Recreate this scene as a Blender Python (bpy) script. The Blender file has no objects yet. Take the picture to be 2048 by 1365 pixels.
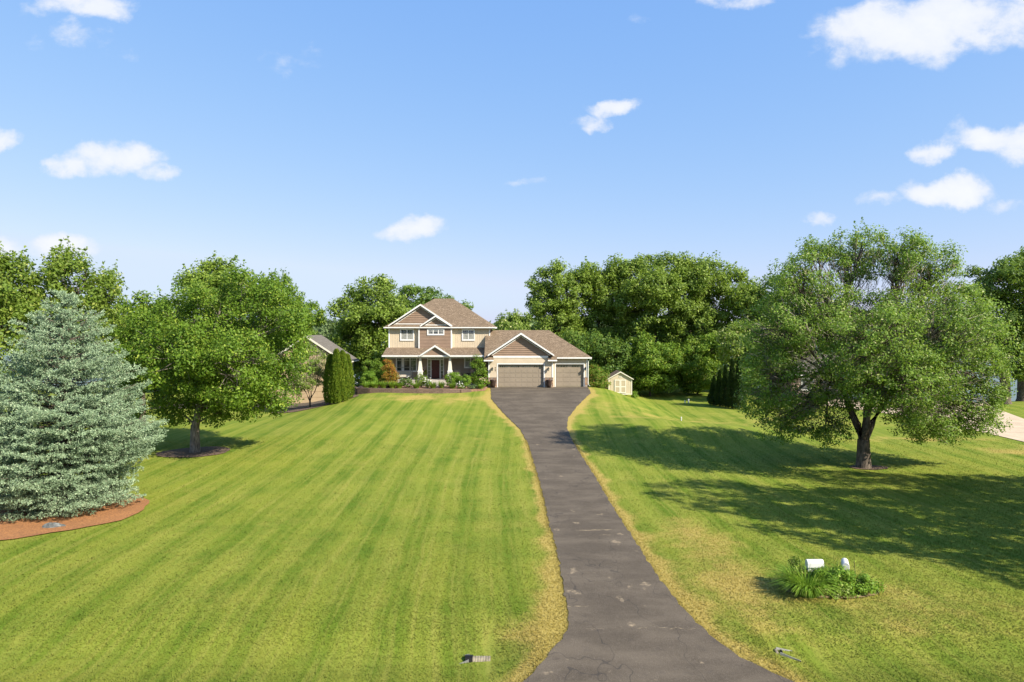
import bpy, math, random
import numpy as np
from mathutils import Vector
R = math.radians
S = bpy.context.scene
COL = S.collection
random.seed(7); rng = np.random.default_rng(7)

# ------------------------------------------------------------------ camera
F = 1365.0; YH = 657.0; HC = 6.28           # focal length and horizon row on a 2048 wide picture, eye height above the garage floor
cam = bpy.data.cameras.new('camera'); co = bpy.data.objects.new('camera', cam); COL.objects.link(co)
co.location = (0, 0, HC); co.rotation_euler = (R(90), 0, 0)
cam.sensor_width = 36; cam.lens = 36*F/2048; cam.shift_y = -(682.5-YH)/2048
cam.clip_start = .5; cam.clip_end = 9000
S.camera = co
# ------------------------------------------------------------------ light
EL, AZ = R(37), R(57)                        # sun height; angle off the facade's normal, from the right
sd = Vector((math.sin(AZ)*math.cos(EL), -math.cos(AZ)*math.cos(EL), math.sin(EL)))
sl = bpy.data.lights.new('sun', 'SUN'); sl.energy = 5.0; sl.angle = R(.5); sl.color = (1, .92, .79)
so = bpy.data.objects.new('sun', sl); COL.objects.link(so)
so.rotation_euler = sd.to_track_quat('Z', 'Y').to_euler()
S.view_settings.view_transform = 'Standard'; S.view_settings.look = 'None'
S.view_settings.exposure = 1.0; S.view_settings.gamma = 1

# ------------------------------------------------------------------ node helper
class NT:
    def __init__(s, tree): s.t = tree; s.n = tree.nodes; s.l = tree.links
    def new(s, typ, ins=None, **kw):
        n = s.n.new(typ)
        for k, v in kw.items(): setattr(n, k, v)
        for k, v in (ins or {}).items():
            i = n.inputs[k]
            if isinstance(v, bpy.types.NodeSocket): s.l.new(v, i)
            else: i.default_value = v
        return n
    def m(s, op, a, b=0.0, c=None, clamp=False):
        d = {0: a, 1: b}
        if c is not None: d[2] = c
        return s.new('ShaderNodeMath', d, operation=op, use_clamp=clamp).outputs[0]
    def mix(s, f, a, b, mode='MIX'):
        n = s.n.new('ShaderNodeMix'); n.data_type = 'RGBA'; n.blend_type = mode
        for i, v in ((0, f), (6, a), (7, b)):
            if isinstance(v, bpy.types.NodeSocket): s.l.new(v, n.inputs[i])
            else: n.inputs[i].default_value = (v if i == 0 else (tuple(v)+(1,))[:4])
        return n.outputs[2]
    def noise(s, vec, scale, detail=4, rough=.55, dist=0):
        return s.new('ShaderNodeTexNoise', {'Vector': vec, 'Scale': scale, 'Detail': detail, 'Roughness': rough, 'Distortion': dist}).outputs[0]
    def ramp(s, f, lo, hi, a=0.0, b=1.0):
        return s.new('ShaderNodeMapRange', {0: f, 1: lo, 2: hi, 3: a, 4: b}, interpolation_type='SMOOTHSTEP').outputs[0]
    def scale(s, vec, v):
        return s.new('ShaderNodeVectorMath', {0: vec, 1: v}, operation='MULTIPLY').outputs[0]

# ------------------------------------------------------------------ world: Nishita sky with cumulus by direction
W = bpy.data.worlds.new('World'); S.world = W; W.use_nodes = True
w = NT(W.node_tree); w.n.clear()
sky = w.new('ShaderNodeTexSky', sky_type='NISHITA', sun_disc=False, sun_elevation=EL, sun_rotation=math.atan2(sd.x, sd.y),
            altitude=100, air_density=1.0, dust_density=.6, ozone_density=2.2)
skyc = w.mix(1.0, sky.outputs[0], (1.12, 1.10, 1.22), 'MULTIPLY')
sc_ = w.new('ShaderNodeSeparateColor', {0: skyc})      # the sky's own colour response, channel by channel
ch = [w.m('MULTIPLY', w.m('POWER', w.m('MAXIMUM', w.m('MULTIPLY', sc_.outputs[i], .1762), .001), p), a/.1762) for i, (p, a) in enumerate(((.736, .745), (.46, .755), (.15, .975)))]
ch[0] = w.m('MINIMUM', ch[0], .70/.1762); ch[1] = w.m('MINIMUM', ch[1], .83/.1762); ch[2] = w.m('MINIMUM', ch[2], 1.0/.1762)
skyc = w.new('ShaderNodeCombineColor', {0: ch[0], 1: ch[1], 2: ch[2]}).outputs[0]
tc = w.new('ShaderNodeTexCoord').outputs['Generated']
sep = w.new('ShaderNodeSeparateXYZ', {0: tc})
yy = w.m('MAXIMUM', sep.outputs[1], .02)
u = w.m('DIVIDE', sep.outputs[0], yy); v = w.m('DIVIDE', sep.outputs[2], yy)
uv = w.new('ShaderNodeCombineXYZ', {0: u, 1: v, 2: 0.0}).outputs[0]
nz = w.noise(w.scale(uv, (1, 1.4, 1)), 9, 7, .6, .3)
nz2 = w.noise(w.scale(uv, (1, 1.5, 1)), 30, 5, .62)
du = w.m('MULTIPLY', w.m('SUBTRACT', w.noise(uv, 7, 6, .6), .5), .11)
u2 = w.m('ADD', u, du); v2 = w.m('ADD', v, w.m('MULTIPLY', w.m('SUBTRACT', w.noise(w.scale(uv, (1.3, 1.2, 2)), 9, 6, .6), .5), .06))
ZEN = w.ramp(v, 0.0, .55)
CL = [  # direction of each puff on the 2048x1365 plane: x, y, half width, half height, strength
 (1790, 62, 150, 62, 1.1), (1930, 40, 170, 60, 1.2), (2040, 30, 130, 60, 1), (1680, 105, 60, 34, .6), (1860, 95, 90, 36, .6),
 (1985, 275, 95, 32, 1.35), (2040, 280, 60, 42, 1.3), (1905, 258, 30, 20, .7), (1864, 303, 44, 22, 1.1), (1880, 383, 84, 32, 1.35), (1745, 397, 44, 15, .6), (1645, 432, 34, 16, .8),
 (1228, 216, 58, 17, 1.0), (1180, 240, 42, 16, .9), (1045, 367, 44, 8, .35), (1290, 30, 26, 12, .4),
 (215, 318, 84, 34, 1.2), (140, 332, 40, 24, 1.1), (305, 348, 48, 16, .7), (5, 285, 46, 22, .9),
 (832, 457, 62, 26, 1.15), (775, 465, 30, 12, .5), (150, 72, 78, 28, .6), (235, 96, 34, 26, .4), (150, 10, 120, 26, .8), (225, 12, 60, 26, .8),
 (140, 492, 72, 26, 1.1), (20, 500, 50, 22, .9), (580, 130, 50, 34, .18), (1460, 5, 70, 14, .5), (1995, 410, 50, 12, .3), (-300, 250, 180, 60, 1), (2300, 330, 150, 50, 1)]
cov = None
for (px, py, a, b, st) in CL:
    e1 = w.m('DIVIDE', w.m('SUBTRACT', u2, (px-1024)/F), a*1.22/F)
    e2 = w.m('DIVIDE', w.m('SUBTRACT', v2, (YH-py)/F), b*1.28/F)
    r = w.m('ADD', w.m('MULTIPLY', e1, e1), w.m('MULTIPLY', e2, e2))
    d = w.m('MULTIPLY', w.m('SUBTRACT', 1.0, r), st)
    cov = d if cov is None else w.new('ShaderNodeMath', {0: cov, 1: d, 2: .25}, operation='SMOOTH_MAX').outputs[0]
cov = w.m('ADD', cov, w.m('ADD', w.m('MULTIPLY', w.m('SUBTRACT', nz, .52), 2.2), w.m('MULTIPLY', w.m('SUBTRACT', nz2, .5), .9)))
cf = w.m('MULTIPLY', w.ramp(cov, .03, .95), w.m('GREATER_THAN', sep.outputs[1], .1))
cf = w.m('MULTIPLY', cf, .9)
ccol = w.mix(w.ramp(cov, .3, 1.6), (4.9, 5.15, 5.7), (5.7, 5.75, 5.85))
bg = w.new('ShaderNodeBackground', {0: w.mix(cf, skyc, ccol), 1: .11/1.248})
wo = w.new('ShaderNodeOutputWorld', {0: bg.outputs[0]})

# ------------------------------------------------------------------ terrain
def smooth_tab(pts):
    ys = np.arange(-100, 3200, .5); zs = np.interp(ys, [p[0] for p in pts], [p[1] for p in pts])
    k = np.hanning(15); k /= k.sum()
    return ys, np.convolve(np.pad(zs, 7, mode='edge'), k, 'valid')
FAR = [(118, -6.6), (135, -7.5), (640, -7.5), (680, -4.5), (760, 0), (3000, 4)]
TC = smooth_tab([(-100, -2.5), (0, -2.5), (16, -2.42), (22, -2.27), (29, -2.37), (35, -2.42), (44, -2.2), (50, -1.95), (60, -1.15), (68.6, -.12), (72.3, 0), (86, 0), (95, -.5), (105, -2.5)]+FAR)
TS = smooth_tab([(-100, -2.5), (0, -2.5), (16, -2.42), (22, -2.27), (29, -2.37), (35, -2.42), (44, -2.3), (50, -2.2), (60, -2.1), (96, -2.0), (106, -3)]+FAR)
TR = smooth_tab([(-100, -2.5), (0, -2.5), (16, -2.42), (22, -2.27), (29, -2.37), (35, -2.42), (44, -2.3), (50, -2.2), (60, -2.0), (70, -1.75), (78, -1.95), (88, -4.5), (96, -6.6), (120, -7.5)]+FAR[2:])
def sst(x, a, b):
    t = np.clip((x-a)/(b-a), 0, 1); return t*t*(3-2*t)
def zt(x, y):
    x = np.asarray(x, float); y = np.asarray(y, float)
    wl = sst(x, -24, -12.5)*(1-sst(x, 8.3, 16.5)); wr = sst(x, 38, 46)
    c = np.interp(y, *TC); s = np.interp(y, *TS); r = np.interp(y, *TR)
    z = s*(1-wl)+c*wl; z = z*(1-wr)+r*wr
    z = z+.75*np.exp(-(((x-14.5)/6.5)**2+((y-54)/4.2)**2)**1.3)
    off = np.clip(np.maximum(.6-x, x-6.9), 0, 1.2)/1.2
    z = z-.30*off*np.exp(-((y-18.2)/1.5)**2)
    z = z+.035*np.sin(x*.37+1)*np.sin(y*.29)*sst(np.abs(x-3), 4, 9)
    return z
def Zt(x, y): return float(zt(x, y))
def P(px, py, d): return Vector(((px-1024)/F*d, d, HC-(py-YH)/F*d))
def G(px, py):
    d = 8.0
    while d < 400:
        p = P(px, py, d)
        if p.z <= Zt(p.x, p.y): return p
        d += .04
    return p

# ------------------------------------------------------------------ mesh helpers
def tag(o, label=None, cat=None, group=None, kind=None):
    for k, q in (('label', label), ('category', cat), ('group', group), ('kind', kind)):
        if q: o[k] = q
    return o
def empty(name, loc, label, cat, group=None):
    o = bpy.data.objects.new(name, None); COL.objects.link(o); o.location = loc; o.empty_display_size = .2
    return tag(o, label, cat, group)
def wloc(o):
    v = Vector(o.location); q = o.parent
    while q: v += Vector(q.location); q = q.parent
    return v
class MB:
    def __init__(s): s.v = []; s.f = []; s.mi = []; s.k = 0; s.b = []
    def add(s, vs, fs):
        n = len(s.v); s.b.append((n, len(s.f))); s.v += [tuple(a) for a in vs]; s.f += [tuple(i+n for i in f) for f in fs]; s.mi += [s.k]*len(fs); return s
    def box(s, x0, x1, y0, y1, z0, z1):
        return s.add([(x0, y0, z0), (x1, y0, z0), (x1, y1, z0), (x0, y1, z0), (x0, y0, z1), (x1, y0, z1), (x1, y1, z1), (x0, y1, z1)],
                     [(0, 3, 2, 1), (4, 5, 6, 7), (0, 1, 5, 4), (1, 2, 6, 5), (2, 3, 7, 6), (3, 0, 4, 7)])
    def hexa(s, a, b):      # a, b: two matching quads
        return s.add(list(a)+list(b), [(0, 3, 2, 1), (4, 5, 6, 7), (0, 1, 5, 4), (1, 2, 6, 5), (2, 3, 7, 6), (3, 0, 4, 7)])
    def prism_y(s, poly, y0, y1):   # poly in xz
        n = len(poly); vs = [(p[0], y0, p[1]) for p in poly]+[(p[0], y1, p[1]) for p in poly]
        return s.add(vs, [tuple(range(n)), tuple(range(2*n-1, n-1, -1))]+[(i, i+n, (i+1) % n+n, (i+1) % n) for i in range(n)])
    def prism_z(s, poly, z0, z1):
        n = len(poly); vs = [(p[0], p[1], z0) for p in poly]+[(p[0], p[1], z1) for p in poly]
        return s.add(vs, [tuple(range(n-1, -1, -1)), tuple(range(n, 2*n))]+[(i, (i+1) % n, (i+1) % n+n, i+n) for i in range(n)])
    def slab(s, quad, t):   # a thin plate: quad of points, thickness downwards
        q = [Vector(a) for a in quad]; return s.hexa([a-Vector((0, 0, t)) for a in q], q)
    def tube(s, pts, rad, n=6, caps=True):
        pts = [Vector(p) for p in pts]; m = len(pts)
        if not hasattr(rad, '__len__'): rad = [rad]*m
        vs = []; fs = []
        for i, p in enumerate(pts):
            t = (pts[min(i+1, m-1)]-pts[max(i-1, 0)])
            if t.length < 1e-6: t = Vector((0, 0, 1))
            t.normalize(); a = t.orthogonal() if abs(t.z) < .9 else t.cross(Vector((0, 1, 0)))
            a.normalize(); b = t.cross(a)
            for k in range(n):
                c = 2*math.pi*k/n; vs.append(p+(a*math.cos(c)+b*math.sin(c))*rad[i])
        for i in range(m-1):
            for k in range(n): fs.append((i*n+k, i*n+(k+1) % n, (i+1)*n+(k+1) % n, (i+1)*n+k))
        if caps: fs += [tuple(range(n-1, -1, -1)), tuple(range((m-1)*n, m*n))]
        return s.add(vs, fs)
    def ball(s, c, r, n=8, m=6, sc=(1, 1, 1), jit=0):
        vs = []; fs = []
        for i in range(1, m):
            th = math.pi*i/m
            for k in range(n):
                ph = 2*math.pi*k/n; q = 1+random.uniform(-jit, jit)
                vs.append((c[0]+r*sc[0]*q*math.sin(th)*math.cos(ph), c[1]+r*sc[1]*q*math.sin(th)*math.sin(ph), c[2]+r*sc[2]*q*math.cos(th)))
        for i in range(m-2):
            for k in range(n): fs.append((i*n+k, (i+1)*n+k, (i+1)*n+(k+1) % n, i*n+(k+1) % n))
        t = len(vs); vs += [(c[0], c[1], c[2]+r*sc[2]), (c[0], c[1], c[2]-r*sc[2])]
        for k in range(n): fs.append((t, k, (k+1) % n)); fs.append((t+1, (m-2)*n+(k+1) % n, (m-2)*n+k))
        return s.add(vs, fs)
    def lathe(s, c, prof, n=14):
        vs = [(c[0]+r*math.cos(2*math.pi*k/n), c[1]+r*math.sin(2*math.pi*k/n), c[2]+z) for r, z in prof for k in range(n)]
        fs = [(i*n+k, i*n+(k+1) % n, (i+1)*n+(k+1) % n, (i+1)*n+k) for i in range(len(prof)-1) for k in range(n)]
        fs += [tuple(range(n-1, -1, -1)), tuple(range((len(prof)-1)*n, len(prof)*n))]
        return s.add(vs, fs)
    def build(s, name, mats, parent=None, smooth=False, bevel=0):
        if not isinstance(mats, (list, tuple)): mats = [mats]
        off = wloc(parent) if parent else Vector((0, 0, 0))
        if not parent and s.v:      # origin at the foot of the mesh
            a = np.array(s.v); off = Vector(((a[:, 0].min()+a[:, 0].max())/2, (a[:, 1].min()+a[:, 1].max())/2, a[:, 2].min()))
        me = bpy.data.meshes.new(name)
        me.from_pydata([(v_[0]-off[0], v_[1]-off[1], v_[2]-off[2]) for v_ in s.v], [], s.f)
        for m_ in mats: me.materials.append(m_)
        if len(mats) > 1: me.polygons.foreach_set('material_index', s.mi)
        if smooth: me.polygons.foreach_set('use_smooth', [True]*len(s.f))
        me.update(); o = bpy.data.objects.new(name, me); COL.objects.link(o)
        if parent: o.parent = parent
        else: o.location = off
        if bevel:
            b = o.modifiers.new('bevel', 'BEVEL'); b.width = bevel; b.segments = 2
        return o
def each(mb, name, mats, parent):       # one object for every piece
    out = []; B = mb.b+[(len(mb.v), len(mb.f))]
    for (v0, f0), (v1, f1) in zip(B[:-1], B[1:]):
        q = MB(); q.add(mb.v[v0:v1], [tuple(i-v0 for i in f) for f in mb.f[f0:f1]]); out.append(q.build(name, mats, parent))
    return out
def quads(name, V, mat, parent=None, var=None, nper=4):   # V: (n*4,3) numpy, each face nper own verts
    n = len(V)//nper; off = np.array(wloc(parent)) if parent else np.array([V[:, 0].mean(), V[:, 1].mean(), V[:, 2].min()])
    me = bpy.data.meshes.new(name); me.vertices.add(n*nper); me.vertices.foreach_set('co', (V-off).astype(np.float32).ravel())
    me.loops.add(n*nper); me.loops.foreach_set('vertex_index', np.arange(n*nper, dtype=np.int32))
    me.polygons.add(n); me.polygons.foreach_set('loop_start', np.arange(0, n*nper, nper, dtype=np.int32))
    try: me.polygons.foreach_set('loop_total', np.full(n, nper, dtype=np.int32))
    except Exception: pass
    a = me.attributes.new('var', 'FLOAT', 'FACE'); a.data.foreach_set('value', (rng.random(n) if var is None else var).astype(np.float32))
    me.materials.append(mat); me.update(calc_edges=True)
    o = bpy.data.objects.new(name, me); COL.objects.link(o)
    if parent: o.parent = parent
    else: o.location = off
    return o
def copy_tree(o, parent=None):
    c = o.copy(); COL.objects.link(c); c.parent = parent
    for ch in list(o.children): copy_tree(ch, c)
    return c

# ------------------------------------------------------------------ materials
def mat(name, col, rough=.7, var=.12, vscale=3, bump=0, bscale=30, metal=0, spec=.3, coords='Object', stretch=(1, 1, 1), col2=None):
    m = bpy.data.materials.new(name); m.use_nodes = True; t = NT(m.node_tree); b = t.n['Principled BSDF']
    vec = t.scale(t.new('ShaderNodeTexCoord').outputs[coords], stretch)
    n = t.noise(vec, vscale, 6, .6)
    c2 = col2 or tuple(min(1, c*(1-2*var)) for c in col)
    c = t.mix(t.ramp(n, .3, .7), c2, col if col2 else tuple(min(1, c*(1+var)) for c in col))
    t.l.new(c, b.inputs['Base Color']); b.inputs['Roughness'].default_value = rough
    b.inputs['Metallic'].default_value = metal; b.inputs['Specular IOR Level'].default_value = spec
    if bump:
        t.l.new(t.new('ShaderNodeBump', {'Height': t.noise(vec, bscale, 5), 'Strength': bump, 'Distance': .02}).outputs[0], b.inputs['Normal'])
    return m
def leafmat(name, a, b_, c=None, trans=.35, patch=.35):
    m = bpy.data.materials.new(name); m.use_nodes = True; t = NT(m.node_tree); pb = t.n['Principled BSDF']; out = t.n['Material Output']
    at = t.new('ShaderNodeAttribute', attribute_name='var').outputs['Fac']
    pn = t.noise(t.new('ShaderNodeTexCoord').outputs['Object'], patch, 3)
    f = t.m('ADD', t.m('MULTIPLY', at, .6), t.m('MULTIPLY', t.ramp(pn, .35, .65), .4))
    col = t.mix(f, a, b_)
    if c: col = t.mix(t.ramp(at, .86, .93), col, c)
    t.l.new(col, pb.inputs['Base Color']); pb.inputs['Roughness'].default_value = .55; pb.inputs['Specular IOR Level'].default_value = .25
    tr = t.new('ShaderNodeBsdfTranslucent', {0: t.mix(.5, col, (.35, .5, .05), 'MIX') if trans > .3 else col})
    mx = t.new('ShaderNodeMixShader', {0: trans, 1: pb.outputs[0], 2: tr.outputs[0]}); t.l.new(mx.outputs[0], out.inputs[0])
    return m
M = {}
M['white'] = mat('white_trim', (0.72, 0.71, 0.68), .5, .03)
M['tan'] = mat('tan_siding', (0.55, 0.455, 0.325), .65, .04, 2)
M['taupe'] = mat('taupe_siding', (0.265, 0.18, 0.125), .65, .05, 2)
M['porch_wall'] = mat('taupe_lap', (0.32, 0.25, 0.185), .65, .05, 2)
M['door_taupe'] = mat('garage_door_paint', (0.275, 0.225, 0.165), .5, .03, 1)
M['dark_taupe'] = mat('soffit_brown', (0.234, 0.187, 0.148), .6, .04)
M['red'] = mat('dark_red_door', (0.078, 0.014, 0.011), .35, .1)
M['concrete'] = mat('porch_concrete', (0.429, 0.390, 0.328), .8, .08, 4, .3)
M['bark'] = mat('bark', (0.125, 0.098, 0.074), .9, .35, 4, 1.0, 12, stretch=(3, 3, .6))
M['bark_dark'] = mat('dark_bark', (0.043, 0.034, 0.027), .9, .35, 4, 1.0, 12, stretch=(3, 3, .6))
M['bark_grey'] = mat('grey_bark', (0.203, 0.172, 0.140), .9, .3, 4, 1.0, 12, stretch=(3, 3, .6))
M['metal'] = mat('galvanised_metal', (.27, .27, .25), .6, .15, 8, metal=.2)
M['dusty'] = mat('dusty_steel', (.22, .19, .13), .8, .2, 8)
M['bronze'] = mat('dark_bronze', (0.023, 0.020, 0.016), .4, .1, metal=.5)
M['pot'] = mat('brown_glazed_pot', (0.055, 0.035, 0.027), .35, .15, 5)
M['cream'] = mat('cream_cushion', (0.484, 0.437, 0.351), .8, .05)
M['wicker'] = mat('dark_wicker', (0.027, 0.022, 0.017), .7, .2, 20, .5, 60)
M['plastic'] = mat('white_plastic', (0.608, 0.601, 0.569), .4, .04)
M['orange'] = mat('orange_marks', (0.507, 0.125, 0.039), .6, .1)
M['rock'] = mat('grey_rock', (0.156, 0.164, 0.156), .9, .3, 3, 1, 10)
M['shed_wall'] = mat('shed_cream', (0.53, 0.45, 0.31), .7, .04, 2)
M['shed_door'] = mat('shed_door_paint', (.42, .35, .23), .7, .04, 2)
M['shed_trim'] = mat('shed_trim', (0.68, 0.64, 0.52), .6, .03)
M['pvc'] = mat('white_pvc', (0.585, 0.585, 0.562), .4, .03)
M['neigh_tan'] = mat('neighbour_tan', (0.46, 0.34, 0.2), .7, .05, 2)
M['neigh_brick'] = mat('pinkish_brick', (0.429, 0.312, 0.257), .8, .1, 3)
M['terracotta'] = mat('terracotta', (0.273, 0.070, 0.031), .7, .1)
def glassm():
    m = bpy.data.materials.new('window_glass'); m.use_nodes = True; t = NT(m.node_tree); b = t.n['Principled BSDF']
    n = t.noise(t.new('ShaderNodeTexCoord').outputs['Object'], 1.3, 3)
    t.l.new(t.mix(t.ramp(n, .4, .65), (.03, .04, .045), (.16, .17, .16)), b.inputs['Base Color'])
    b.inputs['Roughness'].default_value = .06; b.inputs['Specular IOR Level'].default_value = .8; return m
M['glass'] = glassm()
def shingle(name, a, b_, c_):
    m = bpy.data.materials.new(name); m.use_nodes = True; t = NT(m.node_tree); b = t.n['Principled BSDF']
    o = t.new('ShaderNodeTexCoord').outputs['Object']; s = t.new('ShaderNodeSeparateXYZ', {0: o})
    vec = t.new('ShaderNodeCombineXYZ', {0: t.m('ADD', s.outputs[0], t.m('MULTIPLY', s.outputs[1], .37)), 1: t.m('MULTIPLY', s.outputs[2], 1.8), 2: 0.0}).outputs[0]
    br = t.new('ShaderNodeTexBrick', {'Vector': vec, 'Color1': a+(1,), 'Color2': b_+(1,), 'Mortar': tuple(q*.55 for q in a)+(1,), 'Scale': 1.0,
               'Mortar Size': .012, 'Brick Width': .3, 'Row Height': .15, 'Bias': .0})
    n = t.noise(o, 1.2, 5, .6); n2 = t.noise(o, 9, 4, .75)
    col = t.mix(t.ramp(n2, .42, .58), br.outputs[0], c_); col = t.mix(t.m('MULTIPLY', t.ramp(n, .4, .7), .35), col, a)
    t.l.new(col, b.inputs['Base Color']); b.inputs['Roughness'].default_value = .95; b.inputs['Specular IOR Level'].default_value = .1
    t.l.new(t.new('ShaderNodeBump', {'Height': t.m('ADD', t.m('MULTIPLY', br.outputs[1], -.6), n2), 'Strength': .7, 'Distance': .02}).outputs[0], b.inputs['Normal'])
    return m
M['roof'] = shingle('brown_shingles', (.185, .135, .088), (.32, .24, .165), (.125, .092, .062))
M['roof_grey'] = shingle('grey_brown_shingles', (.14, .125, .105), (.19, .175, .155), (.11, .10, .085))
def stone():
    m = bpy.data.materials.new('fieldstone_veneer'); m.use_nodes = True; t = NT(m.node_tree); b = t.n['Principled BSDF']
    o = t.new('ShaderNodeTexCoord').outputs['Object']
    vo = t.new('ShaderNodeTexVoronoi', {'Vector': t.scale(o, (1, 1, 1.7)), 'Scale': 5.0}); e = t.new('ShaderNodeTexVoronoi', {'Vector': t.scale(o, (1, 1, 1.7)), 'Scale': 5.0}, feature='DISTANCE_TO_EDGE')
    s = t.new('ShaderNodeSeparateColor', {0: vo.outputs['Color']})
    col = t.mix(s.outputs[0], (.26, .13, .07), (.42, .28, .17)); col = t.mix(t.ramp(s.outputs[1], .6, .9), col, (.30, .26, .22))
    col = t.mix(t.ramp(e.outputs[0], .02, .06), (.30, .25, .20), col)
    t.l.new(col, b.inputs['Base Color']); b.inputs['Roughness'].default_value = .9
    t.l.new(t.new('ShaderNodeBump', {'Height': t.ramp(e.outputs[0], 0, .12), 'Strength': .8, 'Distance': .03}).outputs[0], b.inputs['Normal']); return m
M['stone'] = stone()
def blockwall():
    m = bpy.data.materials.new('retaining_blocks'); m.use_nodes = True; t = NT(m.node_tree); b = t.n['Principled BSDF']
    o = t.new('ShaderNodeTexCoord').outputs['Object']; s = t.new('ShaderNodeSeparateXYZ', {0: o})
    vec = t.new('ShaderNodeCombineXYZ', {0: s.outputs[0], 1: s.outputs[2], 2: 0.0}).outputs[0]
    br = t.new('ShaderNodeTexBrick', {'Vector': vec, 'Color1': (.13, .085, .06, 1), 'Color2': (.19, .125, .09, 1), 'Mortar': (.07, .05, .04, 1), 'Scale': 1.0, 'Mortar Size': .012, 'Brick Width': .4, 'Row Height': .15})
    t.l.new(br.outputs[0], b.inputs['Base Color']); b.inputs['Roughness'].default_value = .95
    t.l.new(t.new('ShaderNodeBump', {'Height': t.noise(o, 15, 5), 'Strength': .8, 'Distance': .03}).outputs[0], b.inputs['Normal']); return m
M['blocks'] = blockwall()
def mulch(name, a, b_):
    m = bpy.data.materials.new(name); m.use_nodes = True; t = NT(m.node_tree); b = t.n['Principled BSDF']
    o = t.new('ShaderNodeTexCoord').outputs['Object']; n = t.noise(t.scale(o, (1, 1.6, 1)), 14, 8, .75); n1 = t.noise(o, 1.1, 4)
    col = t.mix(t.ramp(n, .38, .6), a, b_); col = t.mix(t.m('MULTIPLY', t.ramp(n1, .4, .7), .4), col, a)
    t.l.new(col, b.inputs['Base Color']); b.inputs['Roughness'].default_value = 1
    t.l.new(t.new('ShaderNodeBump', {'Height': n, 'Strength': 1.0, 'Distance': .06}).outputs[0], b.inputs['Normal']); return m
M['mulch'] = mulch('cedar_mulch', (.20, .085, .03), (.41, .18, .058))
M['mulch_dark'] = mulch('dark_mulch', (.06, .04, .025), (.16, .10, .06))
M['mulch_thin'] = mulch('dry_soil', (.17, .12, .05), (.32, .24, .11))
# leaf materials
M['lf_maple'] = leafmat('leaf_bright', (.058, .122, .010), (.165, .265, .022), (.29, .36, .05))
M['lf_left'] = leafmat('leaf_yellow_green', (.085, .145, .016), (.20, .275, .038), (.32, .36, .075))
M['lf_oak'] = leafmat('leaf_oak', (.095, .155, .019), (.215, .305, .038), (.32, .40, .09))
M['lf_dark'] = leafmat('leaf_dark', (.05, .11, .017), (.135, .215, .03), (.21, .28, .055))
M['lf_pale'] = leafmat('leaf_pale', (.10, .16, .020), (.25, .34, .055), (.46, .46, .20))
M['lf_airy'] = leafmat('leaf_airy', (.085, .165, .020), (.23, .355, .05), (.42, .46, .18), trans=.4, patch=.6)
M['lf_shrub'] = leafmat('leaf_shrub', (.085, .18, .014), (.21, .34, .03), (.33, .44, .06), patch=1.2)
M['lf_lily'] = leafmat('leaf_lily', (.11, .22, .02), (.24, .38, .04), (.38, .46, .09), patch=1.2)
M['lf_red'] = leafmat('leaf_red_gold', (.17, .19, .02), (.42, .17, .03), (.50, .07, .03), patch=1.3)
M['lf_pinktip'] = leafmat('leaf_pink_tip', (.09, .17, .015), (.2, .3, .03), (.50, .24, .10), patch=1.3)
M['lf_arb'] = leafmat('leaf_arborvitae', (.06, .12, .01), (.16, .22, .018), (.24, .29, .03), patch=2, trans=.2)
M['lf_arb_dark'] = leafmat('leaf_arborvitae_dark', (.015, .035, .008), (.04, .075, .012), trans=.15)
M['lf_spruce'] = leafmat('spruce_needles', (.155, .23, .13), (.32, .42, .26), (.45, .53, .34), trans=.15, patch=.8)
M['lf_spruce'].node_tree.nodes['Principled BSDF'].inputs['Specular IOR Level'].default_value = .05; M['lf_spruce'].node_tree.nodes['Principled BSDF'].inputs['Roughness'].default_value = .9
M['lf_far'] = leafmat('leaf_far', (.075, .12, .04), (.13, .19, .065), trans=.2)
M['twig'] = mat('grey_twigs', (.34, .29, .23), .9, .2)
M['fl_white'] = mat('white_petals', (.8, .78, .72), .7, .03)
M['fl_pink'] = mat('pink_petals', (.75, .42, .45), .7, .1)
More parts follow.
